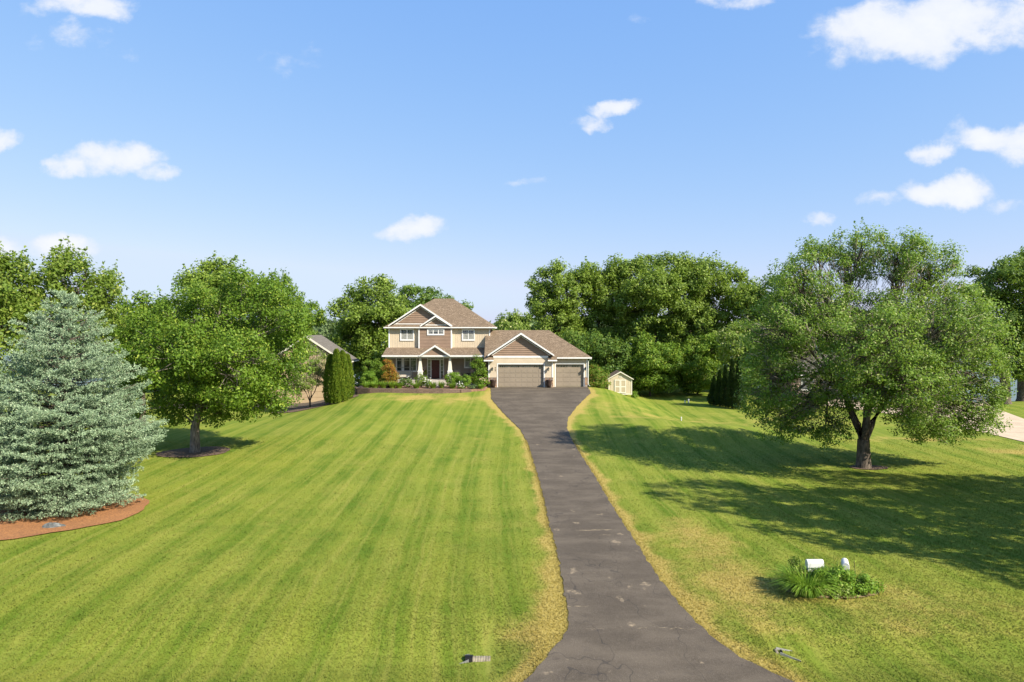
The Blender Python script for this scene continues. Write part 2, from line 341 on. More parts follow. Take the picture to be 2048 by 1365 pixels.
def mlawn(nm='lawn_grass', blades=False):
    m = bpy.data.materials.new(nm); m.use_nodes = True; t = NT(m.node_tree); b = t.n['Principled BSDF']
    o = t.new('ShaderNodeTexCoord').outputs['Object']; s = t.new('ShaderNodeSeparateXYZ', {0: o}); x, y = s.outputs[0], s.outputs[1]
    big = t.noise(o, .10, 4, .6); mid = t.noise(o, .55, 5, .62); fin = t.noise(t.scale(o, (1, .45, 1)), 13, 6, .78); vf = t.noise(t.scale(o, (1, .7, 1)), 38, 4, .8)
    wob = t.m('MULTIPLY', t.m('SUBTRACT', t.noise(t.scale(o, (.5, .3, 1)), .3, 3), .5), .9)
    xs = t.m('ADD', t.m('ADD', x, wob), t.m('MULTIPLY', t.m('MULTIPLY', t.m('SUBTRACT', y, 45.0), t.m('SUBTRACT', y, 45.0)), -.0012))
    st = t.m('MULTIPLY', t.m('SINE', t.m('MULTIPLY', xs, 2*math.pi/1.9)), 1.5); st = t.m('MINIMUM', t.m('MAXIMUM', st, -1.0), 1.0)
    st2 = t.m('SINE', t.m('MULTIPLY', t.m('ADD', xs, .3), 2*math.pi/.7))
    streak = t.noise(t.new('ShaderNodeCombineXYZ', {0: t.m('MULTIPLY', xs, 2.2), 1: t.m('MULTIPLY', y, .06), 2: 0.0}).outputs[0], 1.6, 5, .65)
    dr = t.new('ShaderNodeAttribute', attribute_name='dry').outputs['Fac']
    med = t.noise(t.scale(o, (1.2, .7, 1)), .22, 4, .6)
    green = t.mix(t.ramp(mid, .35, .65), (.082, .140, .012), (.145, .190, .020)); green = t.mix(t.m('MULTIPLY', t.ramp(med, .42, .66), .75), green, (.185, .212, .026))
    med2 = t.noise(t.scale(o, (1, .6, 1)), .75, 6, .68); green = t.mix(t.m('MULTIPLY', t.ramp(med2, .50, .68), .55), green, (.215, .215, .040)); green = t.mix(t.m('MULTIPLY', t.ramp(med2, .46, .34), .5), green, (.085, .150, .010))
    stripe = t.m('MULTIPLY', t.m('MULTIPLY', t.m('ADD', t.m('MULTIPLY', st, .5), .5), t.ramp(big, .3, .6, .4, 1.0)), t.ramp(med, .3, .62, 1.0, .35))
    green = t.mix(t.m('MULTIPLY', t.ramp(t.m('MULTIPLY', st, -1.0), .2, 1.0), .30), green, (.078, .135, .010)); g2 = t.mix(t.m('MULTIPLY', stripe, .62), green, (.238, .250, .040))
    g2 = t.mix(t.m('MULTIPLY', t.ramp(st2, .2, 1.0), .20), g2, (.262, .265, .05))
    g2 = t.mix(t.m('MULTIPLY', t.ramp(streak, .48, .68), .42), g2, (.265, .255, .055))
    g2 = t.mix(t.m('MULTIPLY', t.ramp(fin, .5, .72), .24), g2, (.085, .13, .012))
    g2 = t.mix(t.m('MULTIPLY', t.ramp(vf, .5, .7), .20), g2, (.36, .36, .075))
    dryf = t.m('ADD', dr, t.m('ADD', t.m('MULTIPLY', t.m('SUBTRACT', mid, .5), 1.7), t.m('MULTIPLY', t.m('SUBTRACT', fin, .5), .6)))
    dcol = t.mix(t.ramp(fin, .35, .65), (.28, .20, .045), (.42, .315, .10))
    c = t.mix(t.m('MULTIPLY', t.ramp(dryf, .42, 1.15), .85), g2, dcol)
    b.inputs['Roughness'].default_value = .9; b.inputs['Specular IOR Level'].default_value = .08
    if blades:
        c = t.mix(.12, t.mix(1.0, c, (1.08, 1.06, 1.1), 'MULTIPLY'), (.36, .38, .09)); t.l.new(c, b.inputs['Base Color'])
        gn = t.new('ShaderNodeNewGeometry').outputs['Normal']; v1 = t.new('ShaderNodeVectorMath', {0: t.scale(gn, (.6, .6, .6)), 1: (0, 0, 1.4)}, operation='ADD').outputs[0]
        t.l.new(t.new('ShaderNodeVectorMath', {0: v1}, operation='NORMALIZE').outputs[0], b.inputs['Normal'])
        tr = t.new('ShaderNodeBsdfTranslucent', {0: c}); t.l.new(t.new('ShaderNodeMixShader', {0: .25, 1: b.outputs[0], 2: tr.outputs[0]}).outputs[0], t.n['Material Output'].inputs[0]); return m
    t.l.new(c, b.inputs['Base Color'])
    h = t.m('ADD', t.m('MULTIPLY', fin, .6), t.m('MULTIPLY', vf, .5))
    t.l.new(t.new('ShaderNodeBump', {'Height': h, 'Strength': .3, 'Distance': .04}).outputs[0], b.inputs['Normal']); return m
M['lawn'] = mlawn(); M['lawn_blades'] = mlawn('grass_blades', True)
DRV = {}
def masphalt():
    m = bpy.data.materials.new('worn_asphalt'); m.use_nodes = True; t = NT(m.node_tree); b = t.n['Principled BSDF']
    o = t.new('ShaderNodeTexCoord').outputs['Object']; s = t.new('ShaderNodeSeparateXYZ', {0: o}); x, y = s.outputs[0], s.outputs[1]
    n1 = t.noise(t.scale(o, (.6, 1.2, 1)), .8, 5, .6); n2 = t.noise(o, 9, 6, .75); n3 = t.noise(o, 45, 3, .8); n4 = t.noise(o, 2.2, 5, .7)
    c = t.mix(t.ramp(n1, .35, .68), (.074, .060, .044), (.118, .096, .070)); c = t.mix(t.m('MULTIPLY', t.ramp(n2, .45, .7), .35), c, (.13, .108, .085))
    c = t.mix(t.m('MULTIPLY', t.ramp(n3, .54, .66), .6), c, (.21, .175, .135)); c = t.mix(t.m('MULTIPLY', t.ramp(n4, .55, .75), .45), c, (.043, .036, .034))
    wv = t.m('MULTIPLY', t.m('SUBTRACT', t.noise(t.scale(o, (.5, .1, 1)), 1.4, 5, .7), .5), 1.1); yw = t.m('ADD', y, wv)
    ext = t.ramp(t.noise(t.scale(o, (.55, .3, 1)), 1.9, 4, .6), .50, .62)
    for (y0, wd, st) in DRV['cracks']:
        k = t.m('MULTIPLY', t.ramp(t.m('ABSOLUTE', t.m('SUBTRACT', yw, y0)), wd, wd*2.0, 1.0, 0.0), t.m('MULTIPLY', ext, t.m('MULTIPLY', t.ramp(n2, .38, .6), st)))
        c = t.mix(k, c, (.40, .31, .19))
    sp = t.m('MULTIPLY', t.ramp(t.noise(t.scale(o, (.8, .6, 1)), 1.6, 3, .5), .66, .74), t.m('MULTIPLY', t.ramp(y, 60, 45), t.ramp(n2, .4, .6)))
    c = t.mix(t.m('MULTIPLY', sp, .7), c, (.40, .31, .2))
    # tarred crack wandering across
    tn = t.noise(t.scale(o, (.5, .3, 1)), 1.0, 3, .5); tl = t.ramp(t.m('ABSOLUTE', t.m('SUBTRACT', tn, .5)), .0015, .004, 1.0, 0.0)
    c = t.mix(t.m('MULTIPLY', tl, .5), c, (.03, .028, .028))
    t.l.new(c, b.inputs['Base Color']); b.inputs['Roughness'].default_value = .9; b.inputs['Specular IOR Level'].default_value = .15
    t.l.new(t.new('ShaderNodeBump', {'Height': t.m('ADD', n2, n3), 'Strength': .5, 'Distance': .02}).outputs[0], b.inputs['Normal']); return m

# ------------------------------------------------------------------ driveway outline
LE = [(981,776),(982.6,799),(1008,828),(1040.6,860),(1056.7,889),(1066,921),(1078,960),(1089,1002),(1098.6,1050),(1108,1079),(1118,1124),(1126,1169),(1132,1205),(1138.5,1240),(1136,1259),(1120,1284),(1087,1325),(1049,1365)]
RE = [(1179,776),(1182,787),(1153,815),(1136,837),(1134,857),(1147,886),(1165,915),(1192,957),(1218,1002),(1244,1044),(1261,1069),(1282,1102),(1308,1144),(1344,1192),(1369,1221),(1390,1246),(1431,1280),(1473,1313),(1514,1334),(1576,1361)]
def edge(pts, road, garage):
    q = [G(*p) for p in pts[1:]]; a = [(p.y, p.x) for p in q]+[garage]+road; a.sort(); return np.array(a)
EL_ = edge(LE, [(12.5, -4.5), (14, -1.8)], (72.7, -2.28)); ER_ = edge(RE, [(12.5, 12.5), (14, 9.6)], (73.1, 8.1))
def xl(y): return np.interp(y, EL_[:, 0], EL_[:, 1])
def xr(y): return np.interp(y, ER_[:, 0], ER_[:, 1])
DRV['cracks'] = [(G(1150, 957).y, .015, .6), (G(1180, 1062).y, .04, .95), (G(1180, 1073).y, .02, .6), (G(1200, 1150).y, .022, .8), (G(1200, 1216).y, .022, .9), (G(1200, 1258).y, .012, .6), (G(1100, 901).y, .015, .5)]
M['asphalt'] = masphalt()

# ------------------------------------------------------------------ the ground sheet
def axis(fine, a, b, lim, k=1.18):
    mid = list(np.arange(a, b+1e-6, fine)); hi = []; s_ = fine; p = b
    while p < lim[1]: s_ *= k; p += s_; hi.append(p)
    lo = []; s_ = fine; p = a
    while p > lim[0]: s_ *= k; p -= s_; lo.append(p)
    return np.array(lo[::-1]+mid+hi)
gx = axis(.5, -40, 55, (-3000, 3000)); gy = axis(.5, 10, 125, (-400, 3200))
XX, YY = np.meshgrid(gx, gy); ZZ = zt(XX, YY)
def dryness(x, y):
    dl = np.where(y < 73, np.minimum(np.abs(x-xl(y)), np.abs(x-xr(y))), 9)
    d = 1.15*np.exp(-(dl/(.42+.25*np.sin(y*.9+np.sign(x-4)*1.3)**2))**1.4)*np.clip((78-y)/3, 0, 1)
    def spot(cx, cy, rx, ry, s): return s*np.exp(-((x-cx)/rx)**2-((y-cy)/ry)**2)
    d = d+spot(-4, 64, 4.5, 5, .35)+spot(-10, 66, 6, 2.2, .65)+spot(-2.4, 52, 1.6, 7, .38)+spot(1.2, 20, 1.3, 3.5, .6)+spot(-.4, 19.3, 2.0, .9, .35)
    d = d+spot(9.5, 21.5, 6, 3.4, .5)+spot(15, 20.5, 5, 2.8, .34)+spot(7.2, 26, 1.6, 7, .35)+spot(8, 28, 2.2, 4, .42)+spot(11, 60, 9, 4, .38)+spot(9, 66, 6, 5, .30)+spot(27, 63, 12, 8, .45)+spot(39, 47, 8, 2.5, .85)+spot(32, 52, 8, 1.6, .6)+spot(14, 57.6, 5, 1.2, .5)
    d = d+spot(14, 40, 8, 3, .15)+spot(-12, 25, 8, 5, .10)+spot(-4, 30, 4, 10, .12)-spot(-16, 44, 8, 8, .2)-spot(22, 35, 8, 8, .15)
    return d*1.25
me = bpy.data.meshes.new('lawn'); ny, nx = XX.shape
me.vertices.add(nx*ny); me.vertices.foreach_set('co', np.stack([XX, YY, ZZ], -1).astype(np.float32).ravel())
ii = (np.arange(ny-1)[:, None]*nx+np.arange(nx-1)[None, :]).ravel()
fq = np.stack([ii, ii+1, ii+nx+1, ii+nx], -1).astype(np.int32)
me.loops.add(fq.size); me.loops.foreach_set('vertex_index', fq.ravel()); me.polygons.add(len(fq)); me.polygons.foreach_set('loop_start', np.arange(0, fq.size, 4, dtype=np.int32))
try: me.polygons.foreach_set('loop_total', np.full(len(fq), 4, dtype=np.int32))
except Exception: pass
me.polygons.foreach_set('use_smooth', np.ones(len(fq), bool)); me.update(calc_edges=True)
a_ = me.attributes.new('dry', 'FLOAT', 'POINT'); a_.data.foreach_set('value', dryness(XX, YY).astype(np.float32).ravel())
me.materials.append(M['lawn']); lawn = bpy.data.objects.new('lawn', me); COL.objects.link(lawn); lawn['kind'] = 'structure'

def tufts(n, seed):
    g_ = np.random.default_rng(seed); y = 15.2/(1-g_.random(n)*(1-15.2/52)); x = (g_.random(n)*2-1)*.78*y; k = int(n*.022)
    ye = g_.uniform(15.2, 50, k); side = g_.random(k) < .5; off = np.abs(g_.normal(size=k))*.10-.03; x[:k] = np.where(side, xl(ye)-off, xr(ye)+off); y[:k] = ye
    dr_ = np.where((x > xl(y)+.05) & (x < xr(y)-.05), 0, 1); bed = (((x+23.0)/5.3)**2+((y-31.9)/4.6)**2 > 1) & (((x-BXY[0])/1.35)**2+((y-BXY[1])/.62)**2 > 1)
    ok = (dr_ == 1) & bed; x, y = x[ok], y[ok]; n = len(x); z = zt(x, y); a = g_.uniform(0, 6.283, n); h = g_.uniform(.018, .045, n)*(1+y*.008); w_ = g_.uniform(.008, .017, n)*(1+y*.02)
    lx, ly = g_.normal(size=n)*.035, g_.normal(size=n)*.035; T = np.empty((n, 3, 3)); B = np.stack([x, y, z-.005], -1); s_ = np.stack([np.cos(a)*w_, np.sin(a)*w_, 0*a], -1)
    T[:, 0] = B-s_; T[:, 1] = B+s_; T[:, 2] = B+np.stack([lx, ly, h], -1)
    m_ = bpy.data.meshes.new('grass'); V = T.reshape(-1, 3).astype(np.float32); m_.vertices.add(len(V)); m_.vertices.foreach_set('co', V.ravel()); m_.loops.add(len(V)); m_.loops.foreach_set('vertex_index', np.arange(len(V), dtype=np.int32))
    m_.polygons.add(n); m_.polygons.foreach_set('loop_start', np.arange(0, len(V), 3, dtype=np.int32))
    try: m_.polygons.foreach_set('loop_total', np.full(n, 3, dtype=np.int32))
    except Exception: pass
    m_.update(calc_edges=True); q = m_.attributes.new('dry', 'FLOAT', 'FACE'); q.data.foreach_set('value', dryness(x, y).astype(np.float32)); m_.materials.append(M['lawn_blades'])
    o = bpy.data.objects.new('grass', m_); COL.objects.link(o); o['kind'] = 'stuff'
BXp = G(1655, 1195); BXY = (BXp.x+.35, BXp.y+.55)
tufts(450000, 5)
def drape(name, rows, mt, lift, kind='structure'):     # rows: list of lists of (x,y) equal length
    V = [(x, y, Zt(x, y)+lift) for r_ in rows for x, y in r_]; n = len(rows[0])
    Fc = [(i*n+j, i*n+j+1, (i+1)*n+j+1, (i+1)*n+j) for i in range(len(rows)-1) for j in range(n-1)]
    m_ = bpy.data.meshes.new(name); m_.from_pydata(V, [], Fc); m_.materials.append(mt); m_.polygons.foreach_set('use_smooth', [True]*len(Fc))
    o = bpy.data.objects.new(name, m_); COL.objects.link(o)
    if kind: o['kind'] = kind
    return o
rows = []
for y in np.concatenate([np.arange(12.4, 72.5, .25), [72.55]]):
    j1, j2 = (math.sin(y*7.1)+math.sin(y*3.3+1)+math.sin(y*13.7))*.022, (math.sin(y*6.1+2)+math.sin(y*2.9)+math.sin(y*15.7))*.022
    a, b = float(xl(y))+j1, float(xr(y))+j2; rows.append([(a+(b-a)*t, y) for t in np.linspace(0, 1, 25)])
rows.append([(4.36+(8.06-4.36)*t, 72.97) for t in np.linspace(0, 1, 25)])
rows[-1] = [(max(min(x, 8.06), 4.36), 72.97) for x, _ in rows[-2]]
drape('driveway', rows, M['asphalt'], .03)
drape('road', [[(x, y) for y in np.linspace(5.5, 12.5, 8)] for x in np.arange(-150, 151, 2.0)], M['asphalt'], .02)
# neighbours' drives
M['conc'] = mat('pale_concrete_drive', (0.5, 0.39, 0.27), .85, .08, 1.2, .2, 20)
up = [(1655, 803), (1740, 801), (1830, 801), (1900, 803), (1987, 816), (2048, 839), (2120, 866), (2260, 915)]
lo = [(1648, 812), (1720, 820), (1800, 832), (1880, 848), (1950, 862), (2048, 885), (2120, 905), (2260, 945)]
rows = []
for (p, q) in zip(up, lo):
    a, b = G(*p), G(*q); rows.append([(a.x+(b.x-a.x)*t, a.y+(b.y-a.y)*t) for t in np.linspace(0, 1, 16)])
fin = []
for r0, r1 in zip(rows[:-1], rows[1:]):
    for k in range(8): fin.append([((x0*(8-k)+x1*k)/8, (y0*(8-k)+y1*k)/8) for (x0, y0), (x1, y1) in zip(r0, r1)])
drape('concrete_driveway', fin, M['conc'], .04)
rows = [[(x, y) for x in np.linspace(-38+.0*y, -17.8-(y-71)*.15, 12)] for y in np.linspace(70.5, 75.3, 12)]
drape('asphalt_driveway', rows, M['asphalt'], .03)
wm = bpy.data.materials.new('lake_water'); wm.use_nodes = True; t = NT(wm.node_tree); b = t.n['Principled BSDF']
b.inputs['Base Color'].default_value = (.13, .17, .15, 1); b.inputs['Roughness'].default_value = .55; b.inputs['Specular IOR Level'].default_value = .3
t.l.new(t.new('ShaderNodeBump', {'Height': t.noise(t.scale(t.new('ShaderNodeTexCoord').outputs['Object'], (1, .5, 1)), 1.5, 4), 'Strength': .35, 'Distance': .2}).outputs[0], b.inputs['Normal'])
MB().add([(-1500, 80, -6.1), (1500, 80, -6.1), (1500, 690, -6.1), (-1500, 690, -6.1)], [(0, 1, 2, 3)]).build('lake_water', wm)['kind'] = 'structure'
def disc(name, cx, cy, rx, ry, mt, lift=.03, seed=1, n=48, rings=8):
    r0 = random.Random(seed); ph = [r0.uniform(0, 6.28) for _ in range(3)]
    rows = []
    for j in range(rings+1):
        t = j/rings*.999+.001
        rows.append([(cx+rx*t*c_*(1+.03*math.sin(3*a+ph[0])+.02*math.sin(7*a+ph[1])+.012*math.sin(17*a)), cy+ry*t*s_*(1+.03*math.sin(3*a+ph[0])+.02*math.sin(7*a+ph[1])+.012*math.sin(17*a)))
                     for a in np.linspace(0, 2*math.pi, n+1) for c_, s_ in [(math.cos(a), math.sin(a))]])
    return drape(name, rows, mt, lift)
SPR = (-21.7, 33.0)
disc('mulch_bed', -23.0, 31.9, 5.4, 4.7, M['mulch'], .05, 3)
# the bed is dished: two rings close under trees
T1 = G(390, 905); R1 = G(1727, 936)
disc('mulch_ring', T1.x, T1.y-.1, 2.4, 1.9, M['mulch_dark'], .04, 5); disc('mulch_ring', R1.x+.3, R1.y-.05, 1.15, .65, M['mulch_dark'], .04, 8)
disc('mulch_bed', -19.6, 68.3, 4.2, 2.6, M['mulch_dark'], .04, 9); BX = G(1655, 1195)
disc('mulch_bed', BX.x+.35, BX.y+.55, 1.5, .72, M['mulch_thin'], .035, 12)

# ------------------------------------------------------------------ house building helpers
def lap(mb, y, z0, z1, fl, fr, step=.12, t=.03):     # horizontal lap siding facing -y; fl/fr give the left and right x at a height
    z = z0
    while z < z1-1e-3:
        zz = min(z+step, z1); a0, b0, a1, b1 = fl(z), fr(z), fl(zz), fr(zz)
        if b0-a0 > .01:
            if b1 < a1: a1 = b1 = (a1+b1)/2
            mb.hexa([(a0, y-t, z), (b0, y-t, z), (b0, y+.02, z), (a0, y+.02, z)], [(a1, y-.004, zz), (b1, y-.004, zz), (b1, y+.02, zz), (a1, y+.02, zz)])
        z = zz
def K(c): return lambda z: c
def px_x(px, d): return (px-1024)/F*d
def pz(py, d): return HC-(py-YH)/F*d
def window(parent, x0, x1, z0, z1, y, panels=2, muntin_top=True, tr=.09, curtain=False):
    fr = MB(); fr.box(x0-tr, x1+tr, y-.05, y+.02, z1, z1+tr*1.2); fr.box(x0-tr, x1+tr, y-.05, y+.02, z0-tr*1.2, z0)
    fr.box(x0-tr, x0, y-.048, y+.02, z0, z1); fr.box(x1, x1+tr, y-.048, y+.02, z0, z1)
    wn = fr.build('window', M['white'], parent)
    sash = MB(); gl = MB(); wd = (x1-x0)/panels
    for i in range(panels):
        a, b = x0+i*wd, x0+(i+1)*wd; e = .045
        sash.box(a, a+e, y-.03, y+.018, z0, z1); sash.box(b-e, b, y-.03, y+.018, z0, z1)
        sash.box(a+e, b-e, y-.03, y+.018, z0, z0+e); sash.box(a+e, b-e, y-.03, y+.018, z1-e, z1)
        gl.box(a+e, b-e, y-.008, y+.012, z0+e, z1-e)
        if muntin_top:
            zb = z1-e-(z1-z0)*.22; sash.box(a+e, b-e, y-.016, y, zb-.012, zb+.012)
            for q in (1, 2): xx = a+e+(b-a-2*e)*q/3; sash.box(xx-.01, xx+.01, y-.0155, y, zb+.012, z1-e)
    sash.build('sash', M['white'], wn); each(gl, 'pane', M['glass'], wn)
    if curtain:
        c = MB()
        for i in range(panels):
            a, b = x0+i*wd+.06, x0+(i+1)*wd-.06; c.box(a, b, y-.0115, y-.0085, z0+.06, z0+(z1-z0)*.62)
        each(c, 'curtain', M['curtain'], wn)
    return wn
M['curtain'] = mat('grey_blind', (.30, .30, .27), .4, .15, 3)
def rake(mb, xc, zp, hw, zb, y0, t=.24, d=.05):       # two white barge boards meeting at a peak
    for s in (-1, 1):
        sl = (zp-zb)/hw; xe = xc+s*hw
        A = [(xe, y0, zb), (xe, y0, zb-t*.9), (xc, y0, zp-t*1.2), (xc, y0, zp)]
        mb.hexa(A, [(a, y0+d, c) for a, _, c in A])
house = empty('family_house', (-2.5, 76, 0), 'two-storey tan and brown house with attached three-door garage and porch', 'house')
# --- walls
wb = MB(); wb.box(-13.7, -2.45, 76.03, 85.2, -.2, 6.30); wb.build('wall_core', M['tan'], house)
Z0u = 4.02
for a, b in ((-13.66, -10.36), (-6.68, -2.5)):
    uw = MB(); uw.box(a, b, 76.0, 76.03, Z0u, 6.3)
    x = a+.12
    while x < b-.05: uw.box(x, x+.035, 75.988, 76.0, Z0u, 6.3); x += .27
    uw.build('upper_wall', M['tan'], house)
bay = MB(); bay.box(-10.34, -6.70, 75.73, 76.03, 3.95, 6.3); lap(bay, 75.73, 3.97, 6.3, K(-10.26), K(-6.78), .16, .04); bay.build('bay_wall', M['taupe'], house)
cb = MB()
for x in (-13.74, -2.56): cb.box(x, x+.13, 75.95, 76.06, 4.0, 6.3)
for x in (-10.38, -6.79): cb.box(x, x+.13, 75.69, 76.0, 3.93, 6.3)
cb.box(-10.25, -6.79, 75.70, 75.76, 3.9, 3.99); each(cb, 'corner_board', M['white'], house)
pw = MB(); lap(pw, 76.0, .68, 3.6, K(-13.7), K(-2.45), .13); pw.build('porch_wall', M['porch_wall'], house)
# --- windows upstairs
window(house, px_x(802, 76), px_x(826.5, 76), pz(680, 76), pz(659.5, 76), 75.97, 2, curtain=True)
window(house, px_x(856, 75.7), px_x(887, 75.7), pz(669, 75.7), pz(660, 75.7), 75.70, 3, True, .09)
window(house, px_x(925.5, 76), px_x(948, 76), pz(680, 76), pz(660.5, 76), 75.97, 2, curtain=True)
window(house, px_x(793.5, 76), px_x(804, 76), 1.5, 3.07, 75.97, 1)
window(house, px_x(807.5, 76), px_x(833, 76), 1.52, 3.07, 75.97, 2)
window(house, px_x(930, 76), px_x(941, 76), 1.95, 3.05, 75.97, 1, curtain=True)
# --- entrance
xa, xb = px_x(854.5, 76), px_x(888, 76); da, db = px_x(863, 76), px_x(879.5, 76)
en = MB(); en.box(xa, xb, 75.93, 76.0, 3.0, 3.09); en.box(xa, xa+.09, 75.93, 76.0, .70, 3.0); en.box(xb-.09, xb, 75.93, 76.0, .70, 3.0)
en.box(da-.10, da, 75.93, 76.0, .70, 2.76); en.box(db, db+.10, 75.93, 76.0, .70, 2.76); en.box(xa+.09, xb-.09, 75.925, 76.0, 2.76, 2.84)
ent = en.build('entrance_frame', M['white'], house)
g = MB(); g.box(xa+.09, xb-.09, 75.955, 75.975, 2.84, 3.0); g.box(xa+.09, da-.1, 75.955, 75.975, .72, 2.76); g.box(db+.1, xb-.09, 75.955, 75.975, .72, 2.76); each(g, 'sidelight_glass', M['glass'], ent)
g = MB()
for z in (1.2, 1.6, 2.0, 2.4): g.box(xa+.09, da-.1, 75.948, 75.954, z-.012, z+.012); g.box(db+.1, xb-.09, 75.948, 75.954, z-.012, z+.012)
for k in range(1, 6): xx = xa+.09+(xb-xa-.18)*k/6; g.box(xx-.01, xx+.01, 75.948, 75.954, 2.84, 3.0)
each(g, 'muntin', M['white'], ent)
dr = MB(); dr.box(da, db, 75.96, 76.0, .70, 2.76); wd = (db-da)
for (u0, u1) in ((.13, .45), (.55, .87)):
    for (z0, z1) in ((.85, 1.35), (1.45, 2.15), (2.25, 2.65)): dr.box(da+wd*u0, da+wd*u1, 75.945, 75.961, z0, z1)
door = dr.build('front_door', M['red'], house); MB().ball((da+.08, 75.92, 1.7), .035).build('handle', M['metal'], door)
# --- porch
pf = MB(); pf.box(-13.8, -2.9, 73.45, 76.0, .1, .68); pf.build('porch_floor', M['concrete'], house)
st = MB()
for k in range(3): st.box(-9.6, -7.2, 73.45-.33*(3-k), 73.45, .68-.18*(3-k)+(0 if k else 0)-.16, .68-.17*(3-k)+.0)
st.build('porch_steps', M['concrete'], house)
po = []
for xc in (px_x(840.5, 73.7), px_x(900, 73.7)):
    c = MB(); y0, y1 = 73.5, 73.98; c.box(xc-.23, xc+.23, y0, y1, .68, 1.60); c.box(xc-.27, xc+.27, y0-.04, y1+.04, 1.60, 1.68); c.box(xc-.25, xc+.25, y0-.02, y1+.02, .68, .78)
    pc = c.build('porch_column', M['white'], house)
    s_ = MB(); a, t_ = .21, .085
    s_.hexa([(xc-a, 73.53, 1.68), (xc+a, 73.53, 1.68), (xc+a, 73.95, 1.68), (xc-a, 73.95, 1.68)], [(xc-t_, 73.65, 3.22), (xc+t_, 73.65, 3.22), (xc+t_, 73.83, 3.22), (xc-t_, 73.83, 3.22)])
    s_.build('tapered_shaft', M['shed_trim'], pc)
    for zz in (.95,):
        q = MB(); q.box(xc-.13, xc+.13, y0-.012, y0, zz, zz+.5); q.build('recessed_panel', M['shed_trim'], pc)
# porch roof
ze, zw = 3.38, 4.14
pr = MB(); pr.slab([(-13.95, 73.3, ze), (-2.6, 73.3, ze), (-2.6, 76.0, zw), (-13.95, 76.0, zw)], .10); pr.build('porch_roof', M['roof'], house)
fa = MB(); fa.box(-13.98, -3.0, 73.26, 73.3, ze-.16, ze-.005); fa.box(-13.99, -13.95, 73.3, 75.98, ze-.16, ze-.02); each(fa, 'fascia', M['white'], house)
sf = MB(); sf.box(-13.9, -3.0, 73.31, 75.97, ze-.17, ze-.12); sf.build('porch_ceiling', M['dark_taupe'], house)
bm_ = MB(); bm_.box(-13.7, -3.0, 73.62, 73.86, ze-.33, ze-.172); bm_.build('porch_beam', M['white'], house)
gp = px_x(870, 73.2); zp = 4.50; hw = 1.69
g = MB(); sl = .667
for s in (-1, 1):
    xe = gp+s*(hw+.0); zb = zp-sl*hw
    q = [(gp, 73.13, zp), (xe, 73.13, zb), (xe, 75.72, zb), (gp, 75.72, zp)]
    if s < 0: q = q[::-1]
    g.slab(q, .06)
g.build('porch_gable_roof', M['roof'], house)
g = MB(); lap(g, 73.33, ze, zp-.06, lambda z: gp-(zp-.06-z)/sl, lambda z: gp+(zp-.06-z)/sl, .12); g.build('gable_wall', M['taupe'], house)
g = MB(); rake(g, gp, zp-.015, hw, zp-sl*hw-.015, 73.07, .17, .05); rake(g, gp, zp-.22, hw-.30, zp-.22-sl*(hw-.30), 73.27, .07, .03); each(g, 'bargeboard', M['white'], house)
# main hip roof
x0, x1, y0, y1, z0 = -14.2, -1.9, 75.55, 85.65, 6.42; run = 5.05; zr = z0+.667*run; rl, rr_ = x0+run, x1-run; yr = y0+run
def hip(x0, x1, y0, y1, z0, rl, rr_, yr, zr, t=.06):
    m_ = MB(); a, b, c, d = (x0, y0, z0), (x1, y0, z0), (x1, y1, z0), (x0, y1, z0); e, f = (rl, yr, zr), (rr_, yr, zr)
    m_.add([a, b, c, d, e, f, (x0, y0, z0-t), (x1, y0, z0-t), (x1, y1, z0-t), (x0, y1, z0-t)], [(0, 1, 5, 4), (1, 2, 5), (2, 3, 4, 5), (3, 0, 4), (9, 8, 7, 6), (0, 6, 7, 1), (1, 7, 8, 2), (2, 8, 9, 3), (3, 9, 6, 0)])
    return m_
hip(x0, x1, y0, y1, z0, rl, rr_, yr, zr).build('roof', M['roof'], house)
fa = MB(); fa.box(x0-.03, x1+.03, y0-.04, y0, z0-.125, z0-.01); fa.box(x0-.03, x0, y0, y1, z0-.16, z0-.01); fa.box(x1, x1+.03, y0, y1, z0-.16, z0-.01); each(fa, 'fascia', M['white'], house)
MB().box(x0+.01, x1-.01, y0+.005, y1-.005, z0-.155, z0-.07).build('soffit', M['dark_taupe'], house)
def roofgable(xc, zp, hw, yface, yback, yrk, mat_w, base):
    g = MB()
    for s in (-1, 1):
        xe = xc+s*hw; zb = zp-.667*hw; q = [(xc, yrk+.05, zp), (xe, yrk+.05, zb), (xe, yback, zb), (xc, yback, zp)]
        if s < 0: q = q[::-1]
        g.slab(q, .05)
    g.build('gable_roof', M['roof'], house)
    g = MB(); top = zp-.05; lap(g, yface, base, top, lambda z: xc-(top-z)/.667, lambda z: xc+(top-z)/.667, .2, .055); g.build('gable_wall', M['taupe'], house)
    g = MB(); rake(g, xc, zp-.01, hw, zp-.01-.667*hw, yrk, .16, .05); h2 = hw-.36; rake(g, xc, zp-.30, h2, zp-.30-.667*h2, yface-.05, .085, .025)
    g.box(xc-h2+.1, xc+h2-.1, yface-.055, yface-.025, base-.0, base+.09); each(g, 'bargeboard', M['white'], house)
roofgable(px_x(841, 75.8), 8.98, 3.55, 76.0, 79.2, 75.56, 0, 6.72)
roofgable(px_x(871.5, 75.6), 7.74, 1.75, 75.86, 77.4, 75.47, 0, 6.60)
